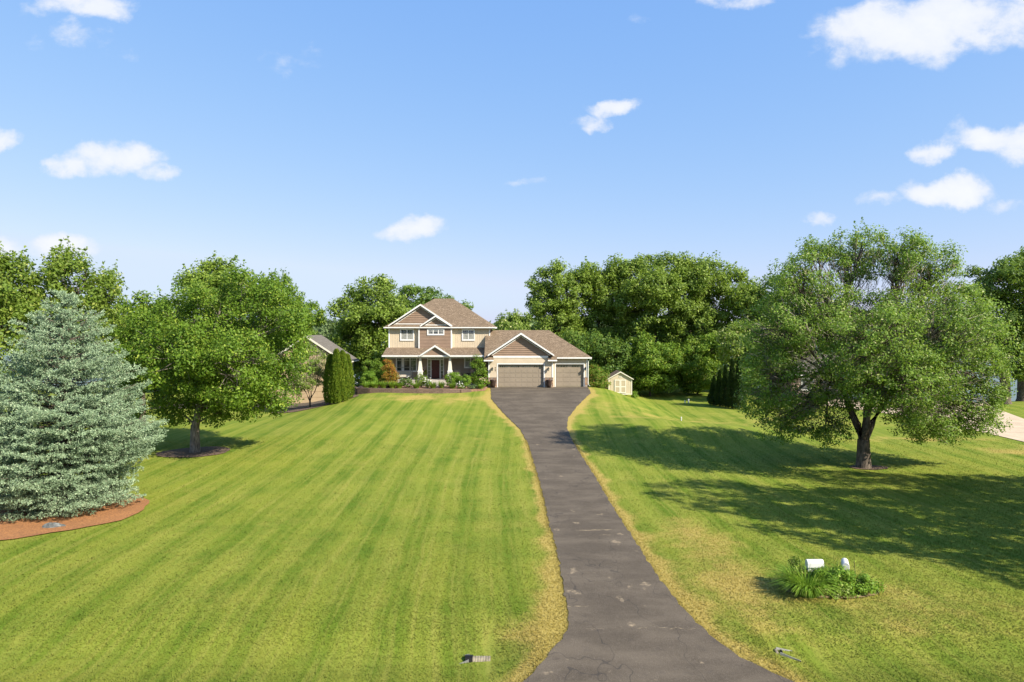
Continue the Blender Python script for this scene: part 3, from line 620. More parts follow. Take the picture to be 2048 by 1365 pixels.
# --- garage
gA = (px_x(996, 72.6), px_x(1087.5, 72.6)); gB = (px_x(1111.5, 73), px_x(1167.5, 73))
gw = MB(); gw.box(-2.48, gA[0], 72.63, 73.2, -.1, 3.1); gw.box(gA[1], 4.32, 72.63, 73.2, -.1, 3.1); gw.box(gA[0], gA[1], 72.632, 73.2, 2.44, 3.1)
gw.box(4.32, gB[0], 73.03, 73.6, -.1, 3.1); gw.box(gB[1], 8.04, 73.03, 73.6, -.1, 3.1); gw.box(gB[0], gB[1], 73.032, 73.6, 2.44, 3.1); gw.box(-2.48, 8.04, 73.6, 81, -.1, 3.1); gw.build('garage_core', M['tan'], house)
gA = (px_x(996, 72.6), px_x(1087.5, 72.6)); gB = (px_x(1111.5, 73), px_x(1167.5, 73)); zt_ = 2.44
lp = MB(); lap(lp, 72.6, .02, 3.14, K(-2.42), K(gA[0]-.1)); lap(lp, 72.6, .02, 3.14, K(gA[1]+.1), K(4.26)); lap(lp, 72.6, zt_+.12, 3.14, K(gA[0]-.1), K(gA[1]+.1))
lap(lp, 73.0, .02, 3.05, K(4.38), K(gB[0]-.1)); lap(lp, 73.0, .02, 3.05, K(gB[1]+.1), K(7.98)); lap(lp, 73.0, zt_+.12, 3.05, K(gB[0]-.1), K(gB[1]+.1)); lp.build('garage_wall', M['tan'], house)
tr = MB()
for x in (-2.52, 4.24): tr.box(x, x+.11, 72.55, 72.64, 0, 3.14)
tr.box(4.35, 4.37, 72.6, 73.0, 0, 3.1); tr.box(7.96, 8.08, 72.95, 73.04, 0, 3.1); tr.box(-2.0, 3.84, 72.545, 72.6, 3.14, 3.34); each(tr, 'corner_board', M['white'], house)
sv = MB()
for a, b, y in ((-2.54, gA[0]-.105, 72.6), (gA[1]+.105, 4.38, 72.6), (gB[1]+.105, 8.09, 73.0)): sv.box(a, b, y-.09, y-.023, -.05, 1.0)
each(sv, 'stone_wainscot', M['stone'], house)
cp = MB()
for a, b, y in ((-2.56, gA[0]-.105, 72.6), (gA[1]+.105, 4.40, 72.6), (gB[1]+.105, 8.11, 73.0)): cp.box(a, b, y-.12, y-.02, 1.0, 1.05)
each(cp, 'wainscot_cap', M['dark_taupe'], house)
def gdoor(a, b, y, groups):
    f = MB(); f.box(a-.10, a, y-.06, y+.1, 0, zt_+.11); f.box(b, b+.10, y-.06, y+.1, 0, zt_+.11); f.box(a, b, y-.06, y+.1, zt_, zt_+.11); each(f, 'door_casing', M['white'], house)
    f = MB(); f.box(a, b, y+.16, y+.2, .0, zt_); n = groups*4; wd = (b-a)/n; sec = zt_/5
    for r_ in range(4):
        f.box(a, b, y+.150, y+.161, r_*sec+.02, (r_+1)*sec-.01)
        for c in range(n//2): f.box(a+c*wd*2+.06, a+(c+1)*wd*2-.06, y+.138, y+.151, r_*sec+.09, (r_+1)*sec-.08)
    d_ = f.build('garage_door', M['door_taupe'], house)
    f = MB(); h = MB(); gwid = (b-a)/groups
    for k in range(groups):
        c0, c1 = a+gwid*k+gwid*.12, a+gwid*(k+1)-gwid*.12; p = (c1-c0)/4
        for q in range(4): f.box(c0+p*q+.035, c0+p*(q+1)-.035, y+.143, y+.1605, 4*sec+.17, 4*sec+.33)
        h.box(c0-.03, c1+.03, y+.15, y+.158, 4*sec+.12, 4*sec+.165); h.box(c0-.03, c1+.03, y+.15, y+.158, 4*sec+.335, 4*sec+.38)
        for q in range(5): h.box(c0+p*q-.03, c0+p*q+.03, y+.146, y+.1585, 4*sec+.166, 4*sec+.334)
    each(f, 'door_window', M['glass'], d_); h.build('window_frame', M['door_taupe'], d_)
    j = MB(); j.box(a-.005, a+.0, y+.1, y+.2, 0, zt_); j.build('door_seal', M['bronze'], d_)
# recess: cut look by setting the core back behind the doors
gdoor(gA[0], gA[1], 72.62, 4); gdoor(gB[0], gB[1], 73.02, 2)
ge, gy0 = 3.20, 72.6; run2 = 4.3; gx1 = 8.46; gr = ge+.667*run2; gxl = -2.95
m_ = MB(); A = [(gxl, gy0, ge), (gx1, gy0, ge), (gx1, gy0+2*run2, ge), (gxl, gy0+2*run2, ge), (gxl, gy0+run2, gr), (gx1-run2, gy0+run2, gr)]
m_.add(A+[(p[0], p[1], p[2]-.06) for p in A[:4]], [(0, 1, 5, 4), (1, 2, 5), (2, 3, 4, 5), (3, 0, 4), (9, 8, 7, 6), (0, 6, 7, 1), (1, 7, 8, 2), (2, 8, 9, 3), (3, 9, 6, 0)])
m_.build('garage_roof', M['roof'], house)
# left strip of eave in front of the double bay
m_ = MB(); m_.slab([(gxl, 72.2, ge-.267*1.0+.0), (-1.95, 72.2, ge-.267), (-1.95, 72.62, ge+.013), (gxl, 72.62, ge+.013)], .06)
m_.slab([(3.80, 72.2, ge-.267), (4.75, 72.2, ge-.267), (4.75, 72.62, ge+.013), (3.80, 72.62, ge+.013)], .06); each(m_, 'eave_return', M['roof'], house)
fa = MB(); fa.box(gxl-.03, -1.95, 72.16, 72.2, ge-.41, ge-.275); fa.box(3.80, 4.78, 72.16, 72.2, ge-.41, ge-.275); fa.box(4.78, gx1+.03, 72.56, 72.6, ge-.15, ge-.01); fa.box(gx1, gx1+.03, 72.6, 81.1, ge-.15, ge-.01)
fa.box(gxl-.03, gxl, 72.2, 75.9, ge-.40, ge-.28); each(fa, 'fascia', M['white'], house)
sf = MB(); sf.box(gxl+.01, -1.96, 72.21, 72.6, ge-.40, ge-.335); sf.box(3.81, 4.74, 72.21, 72.99, ge-.40, ge-.335); sf.box(4.8, gx1-.01, 72.605, 81.0, ge-.145, ge-.07); each(sf, 'soffit', M['dark_taupe'], house)
gc = px_x(1042, 72.3); zpk = pz(665.5, 72.2); hwg = 3.52
g = MB()
for s in (-1, 1):
    xe = gc+s*hwg; zb = zpk-.667*hwg; q = [(gc, 72.2, zpk), (xe, 72.2, zb), (xe, 76.4, zb), (gc, 76.4, zpk)]
    if s < 0: q = q[::-1]
    g.slab(q, .06)
g.build('garage_gable_roof', M['roof'], house)
g = MB(); top = zpk-.06; lap(g, 72.6, 3.34, top, lambda z: gc-(top-z)/.667, lambda z: gc+(top-z)/.667, .2, .055); g.build('gable_wall', M['taupe'], house)
g = MB(); g.prism_y([(gc-2.9, 3.1), (gc+2.9, 3.1), (gc, zpk-.12)], 72.63, 73.5); g.build('gable_core', M['taupe'], house)
g = MB(); rake(g, gc, zpk-.01, hwg, zpk-.01-.667*hwg, 72.13, .18, .06); h2 = hwg-.45; rake(g, gc, zpk-.32, h2, zpk-.32-.667*h2, 72.52, .09, .05); each(g, 'bargeboard', M['white'], house)
# downspout
dsp = MB(); dsp.tube([(8.42, 72.62, 3.0), (8.15, 72.9, 2.8), (8.13, 72.92, .3), (8.3, 72.7, .12)], .04, 6); dsp.build('downspout', M['white'], house)
# lamps and house number are fixed parts of the house
def lamp(x, y, z):
    m_ = MB(); m_.box(x-.06, x+.06, y-.05, y, z-.1, z+.12); m_.tube([(x, y-.04, z+.1), (x, y-.12, z+.22), (x, y-.18, z+.17)], .018, 6); m_.lathe((x, y-.18, z-.18), [(.05, 0), (.085, .02), (.10, .26), (.12, .28), (.03, .36)], 8)
    l = m_.build('wall_lamp', M['bronze'], house); q = MB(); q.lathe((x, y-.18, z-.14), [(.089, 0), (.103, .2)], 8); q.build('lamp_glass', M['glass'], l)
lamp(-2.1, 72.57, 1.95); lamp(3.86, 72.57, 1.95); lamp(7.84, 72.97, 1.95)
hn = MB()
for k in range(3): hn.box(gA[0]-.32-.0, gA[0]-.24, 72.56, 72.575, 1.72+k*.16, 1.82+k*.16)
each(hn, 'house_digit', M['bronze'], house)

# ------------------------------------------------------------------ foliage engine
def leaf_quads(C, N, size, aspect=.55):
    n = len(C); r = rng.normal(size=(n, 3)); N = N/np.linalg.norm(N, axis=1)[:, None]
    t = np.cross(N, r); t /= np.linalg.norm(t, axis=1)[:, None]; b = np.cross(N, t); s = size*rng.uniform(.6, 1.35, n)[:, None]
    V = np.empty((n, 4, 3)); V[:, 0] = C-t*s*.5; V[:, 1] = C+b*s*.5*aspect-N*s*.08; V[:, 2] = C+t*s*.5; V[:, 3] = C-b*s*.5*aspect-N*s*.08
    return V.reshape(-1, 3)
def ball_pts(n):
    u_ = rng.normal(size=(n, 3)); return u_/np.linalg.norm(u_, axis=1)[:, None]
def crown(lobes, leaf, cr, dens=1.0, per=1.0, up=.35, inner=.12, floor=None, flat=.85, spikes=0):
    """lobes: list of (center, (rx,ry,rz)). returns leaf verts, clump centres per lobe"""
    Vs = []; centers = []; Cs = np.array([list(c) for c, _ in lobes]); Rs = np.array([r for _, r in lobes])
    for li, (c, r) in enumerate(lobes):
        c = np.array(c); r = np.array(r, float); area = 4*math.pi*((r[0]*r[1])**1.6/3+(r[0]*r[2])**1.6/3+(r[1]*r[2])**1.6/3)**(1/1.6)
        n = max(6, int(dens*1.25*area/(math.pi*cr*cr))); uu = ball_pts(n); k = rng.uniform(.72, 1.04, n); nin = int(n*inner); k[:nin] = rng.uniform(.2, .7, nin)
        cc = c+uu*r*k[:, None]; ok = np.ones(n, bool)
        for lj in range(len(lobes)):
            if lj != li: ok &= (((cc-Cs[lj])/Rs[lj])**2).sum(1) > .55
        cc, uu = cc[ok], uu[ok]; centers.append(cc)
        rad = cr*rng.uniform(.55, 1.35, len(cc)); cnt = (per*1.5*math.pi*rad**2/(leaf*leaf*.38)).astype(int)+3
        idx = np.repeat(np.arange(len(cc)), cnt); m = len(idx); w_ = ball_pts(m); q = rng.random(m)**.45
        w_[:, 2] = np.where(w_[:, 2] < 0, w_[:, 2]*.8, w_[:, 2])
        pos = cc[idx]+w_*q[:, None]*rad[idx][:, None]*np.array([1, 1, flat])
        nr = .4*uu[idx]+.55*w_+np.array([0, 0, up])+.55*rng.normal(size=(m, 3)); Vs.append((pos, nr))
    if spikes:
        allc = np.concatenate(centers); ctr = Cs.mean(0); tt = allc-ctr; sc_ = tt[:, 2]/(np.abs(tt[:, 2]).max()+1e-6)+.35*np.linalg.norm(tt[:, :2], axis=1)/(np.linalg.norm(tt[:, :2], axis=1).max()+1e-6)
        pk = np.argsort(-sc_+rng.normal(size=len(sc_))*.15)[:spikes]
        for j in pk:
            d_ = tt[j]/np.linalg.norm(tt[j])*.6+np.array([0, 0, .8])+rng.normal(size=3)*.15; d_ /= np.linalg.norm(d_); L_ = cr*rng.uniform(1.0, 1.9); m = int(L_*.5*cr/(leaf*leaf)*1.3)+8; q = rng.random(m)
            Vs.append((allc[j]+d_*(q*L_)[:, None]+rng.normal(size=(m, 3))*(cr*.30*(1.1-q))[:, None], rng.normal(size=(m, 3))+np.array([0, 0, .4])))
    pos = np.concatenate([a for a, _ in Vs]); nr = np.concatenate([a for _, a in Vs])
    if floor is not None:
        ok = pos[:, 2] > floor; pos, nr = pos[ok], nr[ok]
    return leaf_quads(pos, nr, leaf), centers
def limb(mb, a, b, r0, r1, n=5, seg=4, sag=.0, wob=.08):
    a, b = Vector(a), Vector(b); L = (b-a).length; pts = []
    for i in range(seg+1):
        t = i/seg; p = a.lerp(b, t); q = math.sin(t*math.pi)
        p += Vector((random.gauss(0, 1), random.gauss(0, 1), random.gauss(0, .6)))*wob*L*q*.5; p.z -= sag*L*q
        pts.append(p)
    mb.tube(pts, [r0+(r1-r0)*(i/seg) for i in range(seg+1)], n, False); return pts
def tree(name, base, lobes, label, cat='tree', group=None, leaf=.2, cr=.9, lm='lf_maple', bark='bark', tr=.3, fork=.3, dens=1, per=1, stems=1, twigs=0, inner=.12, crown_name='crown', up=.35, lean=0, spikes=0):
    base = Vector(base); root = empty(name, base, label, cat, group)
    Z1 = max(c[2]+r[2] for c, r in lobes); H = Z1-base.z
    V, cen = crown(lobes, leaf, cr, dens, per, up, inner, floor=base.z+.05, spikes=spikes)
    quads(crown_name, V, M[lm], root)
    cx = np.mean([c[0] for c, _ in lobes]); cy = np.mean([c[1] for c, _ in lobes])
    tb = MB(); fk = base+Vector((lean, 0, H*fork))
    prof = [(0, 1.45), (.06, 1.1), (.3, 1.0), (1.0, .85)]
    tb.tube([base.lerp(fk, t)+Vector((0, 0, -.15 if t == 0 else 0)) for t, _ in prof], [tr*k for _, k in prof], 10, False)
    tops = [fk]
    if stems > 1:
        tops = []
        for s_ in range(stems):
            a = 6.283*s_/stems+.6; e = fk+Vector((math.cos(a)*H*.14, math.sin(a)*H*.14, H*.28)); limb(tb, fk-Vector((0, 0, .15)), e, tr*.62, tr*.34, 7, 4, 0, .06); tops.append(e)
    else:
        e = Vector((cx, cy, base.z+H*.78)); pts = limb(tb, fk-Vector((0, 0, .1)), e, tr*.84, tr*.2, 7, 6, 0, .05); tops += pts[1:4]
    for (c, r), cc in zip(lobes, cen):
        c = Vector(c); s0 = min(tops, key=lambda q: (q-c).length+abs(q.z-c.z)*.2+(3 if q.z > c.z else 0)); rr = max(.03, tr*.22)
        limb(tb, s0, c, rr, rr*.45, 5, 5, -.04, .10)
        k = min(len(cc), 26+twigs)
        if k:
            for j in rng.choice(len(cc), k, replace=False):
                q = Vector(cc[j]); mid = s0.lerp(c, random.uniform(.55, 1)); limb(tb, mid, q, rr*.33, .008+leaf*.03, 4, 3, -.03, .16)
    tb.build('trunk', M[bark], root, smooth=True)
    if twigs:
        allc = np.concatenate(cen); n = twigs*110; j = rng.integers(0, len(allc), n); a = allc[j]+rng.normal(size=(n, 3))*.35; cc0 = np.array([cx, cy, base.z+H*.5]); a = cc0+(a-cc0)*rng.uniform(.7, .93, (n, 1))
        d = (a-np.array([base.x, base.y, base.z+H*.3])); d /= np.linalg.norm(d, axis=1)[:, None]; d += rng.normal(size=(n, 3))*.35; L = rng.uniform(.25, .6, n)[:, None]
        s = np.cross(d, rng.normal(size=(n, 3))); s /= np.linalg.norm(s, axis=1)[:, None]; w_ = .014
        T = np.empty((n, 4, 3)); T[:, 0] = a-s*w_; T[:, 1] = a+s*w_; T[:, 2] = a+d*L+s*w_*.4; T[:, 3] = a+d*L-s*w_*.4
        quads('twigs', T.reshape(-1, 3), M['twig'], root)
    return root
def LB(d, L, ry=1.0, j=.25):       # lobes drawn as x, y, half width, half height in the photograph at distance d
    out = []
    for i, (px, py, a, b) in enumerate(L):
        rx, rz = a*d/F, b*d/F; R_ = (rx+rz)/2*ry; dd = d+random.uniform(-j, j)*R_*2; c = P(px, py, dd); out.append(((c.x, c.y, c.z), (rx, R_, rz)))
    return out
def fill(lobes, n, s=.8):          # extra lobes towards and away from the viewer give the crown its depth
    c = np.mean([np.array(a) for a, _ in lobes], 0); ext = max(abs(a[0]-c[0])+r[0] for a, r in lobes); out = list(lobes)
    for k in range(n):
        sgn = -1 if k % 2 == 0 else 1; out.append(((c[0]+random.uniform(-.4, .4)*ext, c[1]+sgn*ext*random.uniform(.3, .55), c[2]+random.uniform(-.2, .15)*ext), (ext*.42*s, ext*.38*s, ext*.36*s)))
    return out

# ---- left lawn tree
d = T1.y
L = LB(d, [(300, 700, 66, 70), (385, 640, 70, 62), (470, 610, 72, 56), (545, 640, 62, 60), (560, 720, 48, 60), (470, 720, 80, 70), (350, 770, 80, 50), (520, 770, 66, 42), (420, 790, 70, 40), (270, 760, 34, 40), (540, 590, 40, 30), (330, 625, 40, 34), (588, 640, 28, 32), (500, 575, 44, 34), (588, 730, 26, 44), (258, 700, 30, 50), (470, 800, 60, 40) , (300, 800, 46, 34), (545, 800, 50, 36), (440, 825, 40, 22), (350, 815, 40, 30)])
tree('maple_tree', T1, fill(L, 6), 'bright green broad tree in left lawn, thick straight trunk in mulch ring', leaf=.19, cr=.82, lm='lf_maple', bark='bark_grey', tr=.33, fork=.15, dens=1.0, per=.78, inner=.25, spikes=110)
# ---- right lawn tree, airy, many stems
d = R1.y
L = LB(d, [(1600, 560, 62, 60), (1700, 520, 66, 56), (1790, 515, 72, 52), (1865, 545, 56, 52), (1560, 650, 72, 66), (1660, 640, 78, 70), (1770, 640, 84, 66), (1880, 650, 74, 66), (1945, 700, 62, 74), (1545, 760, 66, 60), (1620, 820, 88, 48), (1700, 760, 80, 56), (1800, 760, 80, 56), (1900, 800, 84, 52), (1830, 840, 70, 34), (1955, 845, 46, 30), (1530, 830, 38, 26), (1725, 485, 34, 24), (1640, 500, 30, 24), (1972, 745, 42, 60), (1955, 640, 44, 50), (1915, 590, 40, 40), (1945, 800, 50, 44), (1560, 850, 50, 28), (1650, 860, 50, 24), (1880, 860, 60, 26), (1510, 800, 30, 34), (1530, 700, 40, 50)], 1.05)
tree('lawn_tree', R1, fill(L, 6, .75), 'wide airy tree with dark short trunk splitting into many stems, right lawn', leaf=.15, cr=.55, lm='lf_airy', bark='bark', tr=.41, fork=.12, dens=1.1, per=.5, stems=5, twigs=120, inner=.3, spikes=30)

# ---- blue spruce
def spruce(bx, by, H, Rb, label):
    bz = Zt(bx, by); root = empty('blue_spruce', (bx, by, bz), label, 'tree'); Cp = []; Dp = []; tb = MB()
    tb.tube([(bx, by, bz-.1), (bx, by, bz+H*.5), (bx, by, bz+H*.96)], [.26, .14, .02], 9, False)
    z = .45
    while z < H-.15:
        t = z/H; rad = Rb*(1-t)**.72*min(1, .55+1.6*t); nb = max(5, int(24*(1-t)**.6)); ph = random.uniform(0, 6.28)
        for k in range(nb):
            a = ph+6.283*k/nb+random.uniform(-.12, .12); L_ = rad*random.uniform(.78, 1.08)*(1+.09*math.sin(2*a+z*2.3)+.05*math.sin(5*a-z*1.3)); dr_ = np.array([math.cos(a), math.sin(a), 0]); sd_ = np.array([-math.sin(a), math.cos(a), 0])
            z0_ = bz+z+random.uniform(-.2, .2); tilt = -.12+.5*t+random.uniform(-.06, .06)
            n = max(4, int(L_*5)); lft = .10
            if L_ > .8: tb.tube([(bx, by, z0_), tuple(np.array([bx, by, z0_])+dr_*L_*.55+np.array([0, 0, L_*.55*tilt])), tuple(np.array([bx, by, z0_])+dr_*L_*.95+np.array([0, 0, L_*.95*tilt+.1*L_]))], [.035, .02, .008], 4, False)
            for i in range(n):
                s = (i+.6)/n
                if s < .35 and rad > 1.5: continue
                c0 = np.array([bx, by, z0_])+dr_*L_*s+np.array([0, 0, L_*s*tilt+lft*L_*s*s]); wd_ = .42*L_*(1-s)**.6*(.35+s)+.10
                m = 2+int(wd_*10)
                for side in (-1, 1):
                    q = rng.random(m); pts = c0+sd_*(side*q*wd_)[:, None]+dr_*(q*wd_*.75)[:, None]; pts[:, 2] -= q*wd_*.12; pts += rng.normal(size=(m, 3))*.035
                    Cp.append(pts); dd = dr_*.8+sd_*(side*.7)+np.array([0, 0, .35]); Dp.append(np.tile(dd, (m, 1)))
        z += .29+.12*(1-t)
    for _ in range(60): Cp.append(np.array([[bx, by, bz+H-random.uniform(0, .6)]])+rng.normal(size=(1, 3))*.07); Dp.append(np.array([[0, 0, 1.]]))
    C = np.concatenate(Cp); D = np.concatenate(Dp); dn = np.sin(C[:, 0]*4.1+C[:, 2]*2.3)*np.sin(C[:, 1]*3.7-C[:, 2]*3.1)+.6*np.sin(C[:, 2]*9+C[:, 0]*2)+.7*rng.random(len(C)); ok = dn > -.12; C, D = C[ok], D[ok]; rep = 7; C = np.repeat(C, rep, 0)+rng.normal(size=(len(C)*rep, 3))*.022; D = np.repeat(D, rep, 0)*.5+rng.normal(size=(len(C), 3))*.8
    D[:, 2] += .25; D /= np.linalg.norm(D, axis=1)[:, None]; n = len(C); L_ = rng.uniform(.06, .13, n)[:, None]; s = np.cross(D, rng.normal(size=(n, 3))); s /= np.linalg.norm(s, axis=1)[:, None]; w_ = .019
    T = np.empty((n, 4, 3)); T[:, 0] = C-s*w_*.5; T[:, 1] = C+D*L_*.5-s*w_; T[:, 2] = C+D*L_; T[:, 3] = C+D*L_*.5+s*w_
    quads('crown', T.reshape(-1, 3), M['lf_spruce'], root); tb.build('trunk', M['bark'], root); print('spruce', n)
spruce(SPR[0], SPR[1], 10.6, 5.2, 'tall blue-grey spruce in mulch bed at left edge of the lawn')

# ---- back row, left
def bt(px, d, L, label, leaf=.3, cr=1.1, lm='lf_maple', tr=.3, n=3, grp=None, dens=1.35, per=1.1, fork=.2, bark='bark', name='tree', j=.25, spikes=7):
    x = px_x(px, d); return tree(name, (x, d, Zt(x, d)), fill(LB(d, L, 1.0, j), n), label, 'tree', grp, leaf, cr, lm, bark, tr, fork, dens, per, inner=.15, spikes=spikes)
bt(-10, 47, [(-60, 600, 80, 80), (10, 590, 50, 70), (-20, 700, 90, 90), (15, 545, 24, 34), (-60, 520, 60, 40), (30, 680, 60, 80)], 'yellow-green leafy tree cut off by left picture edge, behind spruce', .24, .8, 'lf_left', per=.9, spikes=28)
bt(130, 50, [(100, 560, 44, 50), (160, 570, 52, 52), (205, 600, 34, 46), (120, 640, 80, 70), (190, 680, 60, 70), (70, 610, 40, 60), (215, 650, 26, 40), (120, 520, 24, 22), (175, 530, 22, 22)], 'yellow-green tree with feathery top rising just behind the blue spruce', .24, .75, 'lf_left', per=.85, dens=.95, spikes=40)
bt(285, 60, [(260, 660, 40, 50), (300, 640, 30, 40), (285, 720, 60, 60), (240, 640, 24, 34), (282, 610, 12, 22), (325, 625, 16, 28)], 'small bushy tree in the gap between spruce and broad lawn tree', .26, .7, 'lf_maple')
bt(420, 88, [(390, 575, 34, 36), (430, 558, 44, 34), (470, 580, 36, 36), (420, 640, 70, 60)], 'dark rounded treetop showing above the broad lawn tree', .38, 1.2, 'lf_oak')
bt(545, 84, [(520, 590, 30, 36), (545, 575, 18, 32), (570, 610, 30, 36), (590, 640, 26, 34), (612, 660, 16, 28), (540, 680, 60, 60), (578, 570, 10, 22), (620, 635, 7, 18)], 'spiky-topped green tree behind right side of the broad lawn tree', .28, .7, 'lf_maple', per=.9, spikes=28)
bt(735, 92, [(700, 640, 36, 44), (745, 590, 46, 38), (765, 640, 44, 50), (710, 700, 42, 50), (760, 700, 40, 50), (690, 620, 22, 24), (790, 610, 26, 34), (735, 750, 50, 40)], 'dense green tree standing left behind the two-storey house', .36, 1.2, 'lf_oak', per=1.0, spikes=0)
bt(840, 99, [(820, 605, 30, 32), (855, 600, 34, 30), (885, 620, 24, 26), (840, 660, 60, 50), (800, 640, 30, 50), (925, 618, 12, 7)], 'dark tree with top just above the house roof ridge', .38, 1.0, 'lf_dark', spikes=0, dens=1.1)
bt(1030, 125, [(1020, 645, 22, 14), (1045, 640, 18, 14), (1030, 665, 36, 24), (1005, 655, 14, 12)], 'pale green distant tree above the garage roof ridge', .45, 1.2, 'lf_pale', n=2)
bt(655, 170, [(640, 665, 24, 20), (665, 658, 26, 20), (655, 690, 40, 34)], 'hazy grey-green distant tree above the neighbouring garage roof', .6, 1.6, 'lf_far', n=2)
bt(600, 160, [(600, 680, 30, 30), (570, 670, 30, 30), (625, 690, 20, 20)], 'far tree left of the hazy tree, behind spiky-topped tree', .6, 1.6, 'lf_far', n=2)
# ---- the oak row, right of the house
bt(1105, 93, [(1085, 575, 26, 32), (1115, 560, 30, 30), (1095, 640, 30, 32), (1130, 600, 30, 34), (1120, 660, 46, 38), (1080, 650, 20, 18), (1140, 700, 40, 40), (1150, 575, 30, 34), (1085, 610, 28, 30)], 'oak with open left crown leaning over the garage roof', .34, .95, 'lf_oak', per=.95, grp=None)
bt(1200, 95, [(1165, 570, 34, 32), (1205, 580, 40, 38), (1170, 640, 50, 40), (1220, 650, 50, 44), (1200, 710, 60, 46), (1235, 560, 30, 30), (1180, 545, 24, 16)], 'dark green oak directly right of the garage gable behind shed', .34, 1.1, 'lf_oak')
bt(1310, 94, [(1265, 560, 46, 40), (1320, 548, 52, 38), (1370, 560, 46, 40), (1290, 620, 60, 46), (1350, 620, 56, 46), (1310, 690, 70, 50), (1300, 535, 34, 24), (1250, 610, 30, 30), (1345, 535, 40, 24), (1400, 545, 30, 26), (1240, 545, 30, 26)], 'tallest oak of the tree row, domed crown in the middle', .34, 1.1, 'lf_oak')
bt(1430, 92, [(1410, 565, 42, 36), (1455, 575, 40, 36), (1500, 600, 30, 30), (1440, 630, 56, 46), (1495, 650, 40, 40), (1400, 660, 44, 46), (1525, 620, 14, 20), (1430, 550, 30, 24), (1480, 580, 34, 34), (1505, 640, 30, 50)], 'paler oak with open branches at right end of the tree row', .34, 1.0, 'lf_oak', per=1.0, dens=1.1)
bt(1300, 84, [(1290, 730, 40, 38), (1320, 720, 36, 36), (1350, 735, 40, 36), (1310, 760, 50, 22), (1285, 690, 22, 22)], 'low round bright green tree under the oaks behind the shed', .28, .7, 'lf_maple', tr=.14, n=2)
bt(1395, 86, [(1385, 725, 34, 44), (1410, 745, 30, 34), (1380, 765, 40, 18), (1425, 700, 26, 34)], 'bushy low tree under the oaks right of the low round one', .28, .7, 'lf_maple', tr=.14, n=2)
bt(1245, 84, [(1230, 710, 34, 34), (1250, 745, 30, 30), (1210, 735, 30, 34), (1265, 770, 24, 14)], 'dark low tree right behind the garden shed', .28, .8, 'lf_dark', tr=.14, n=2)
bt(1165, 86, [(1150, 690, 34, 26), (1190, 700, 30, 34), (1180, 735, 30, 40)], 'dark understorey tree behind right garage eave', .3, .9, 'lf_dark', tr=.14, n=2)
bt(1480, 78, [(1470, 690, 32, 42), (1500, 680, 36, 46), (1480, 740, 36, 34), (1530, 700, 40, 60)], 'loose bright green tree behind dark clipped conifers', .28, .75, 'lf_pale', tr=.16, n=2, per=.8)
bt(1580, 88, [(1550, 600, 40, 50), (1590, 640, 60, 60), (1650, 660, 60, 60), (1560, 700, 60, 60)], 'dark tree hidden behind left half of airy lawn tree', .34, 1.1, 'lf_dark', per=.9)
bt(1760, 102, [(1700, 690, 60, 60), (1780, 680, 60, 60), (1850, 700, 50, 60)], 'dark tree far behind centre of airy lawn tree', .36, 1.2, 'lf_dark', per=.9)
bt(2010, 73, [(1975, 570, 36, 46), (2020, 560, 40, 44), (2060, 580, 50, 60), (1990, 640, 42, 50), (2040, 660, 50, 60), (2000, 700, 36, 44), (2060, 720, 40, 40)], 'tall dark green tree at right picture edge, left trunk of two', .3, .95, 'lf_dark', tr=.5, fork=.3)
bt(2045, 77, [(2080, 540, 50, 50), (2110, 620, 60, 60), (2070, 700, 50, 50), (2120, 700, 50, 50)], 'tall tree cut off by right picture edge, right trunk of two', .3, .95, 'lf_maple', tr=.5, fork=.3)
# ---- trees outside the frame whose shadows lie across the right lawn
for (x, y, h, r_, lb) in ((28.6, 23.6, 18.0, 6.0, 'tallest broad lawn tree just outside right picture edge'), (38.0, 27.0, 17.0, 6.4, 'broad lawn tree farthest outside right picture edge'), (31.5, 16.0, 13.0, 5.5, 'lower broad lawn tree outside right picture edge, nearest the road')):
    z = Zt(x, y); lob = [((x+r_*.55*math.cos(a), y+r_*.55*math.sin(a), z+h*.5+random.uniform(-.8, .8)), (r_*.5, r_*.5, h*.22)) for a in np.linspace(0, 5.4, 7)]+[((x, y, z+h*.8), (r_*.6, r_*.6, h*.2)), ((x+1, y, z+h*.45), (r_*.7, r_*.7, h*.15))]
    tree('lawn_tree', (x, y, z), lob, lb, leaf=.26, cr=.7, lm='lf_maple', tr=.3, fork=.2, dens=.8, per=.7)
# ---- the far wood across the lake
V = []
n = 26000; xx = rng.uniform(-1300, 1300, n); yw = rng.uniform(700, 760, n); top = 12.5+3.5*np.sin(xx*.011)+2.2*np.sin(xx*.043+1)+1.6*np.sin(xx*.13)+2*rng.random(n)
zz_ = zt(xx, yw)+rng.random(n)**.6*np.maximum(top, 4); quads('far_wood', leaf_quads(np.stack([xx, yw, zz_], -1), ball_pts(n)+np.array([0, -.5, .5]), 6.5, .8), M['lf_far'])['kind'] = 'stuff'
# ---- wooded bank behind the row of trees (a mass nobody could count)
n = 60000; xx = rng.uniform(-60, 66, n); yw = rng.uniform(103, 112, n); hgt = 6.5+1.4*np.sin(xx*.31)+1.1*np.sin(xx*.83+2)+1.4*rng.random(n)
keep = ~((xx > 50) | ((xx > 33) & (xx < 36))); xx, yw, hgt = xx[keep], yw[keep], hgt[keep]
zz_ = zt(xx, yw)+rng.random(len(xx))**.7*hgt; o = quads('undergrowth', leaf_quads(np.stack([xx, yw, zz_], -1), ball_pts(len(xx))+np.array([0, -.3, .5]), .75, .7), M['lf_dark']); o['kind'] = 'stuff'

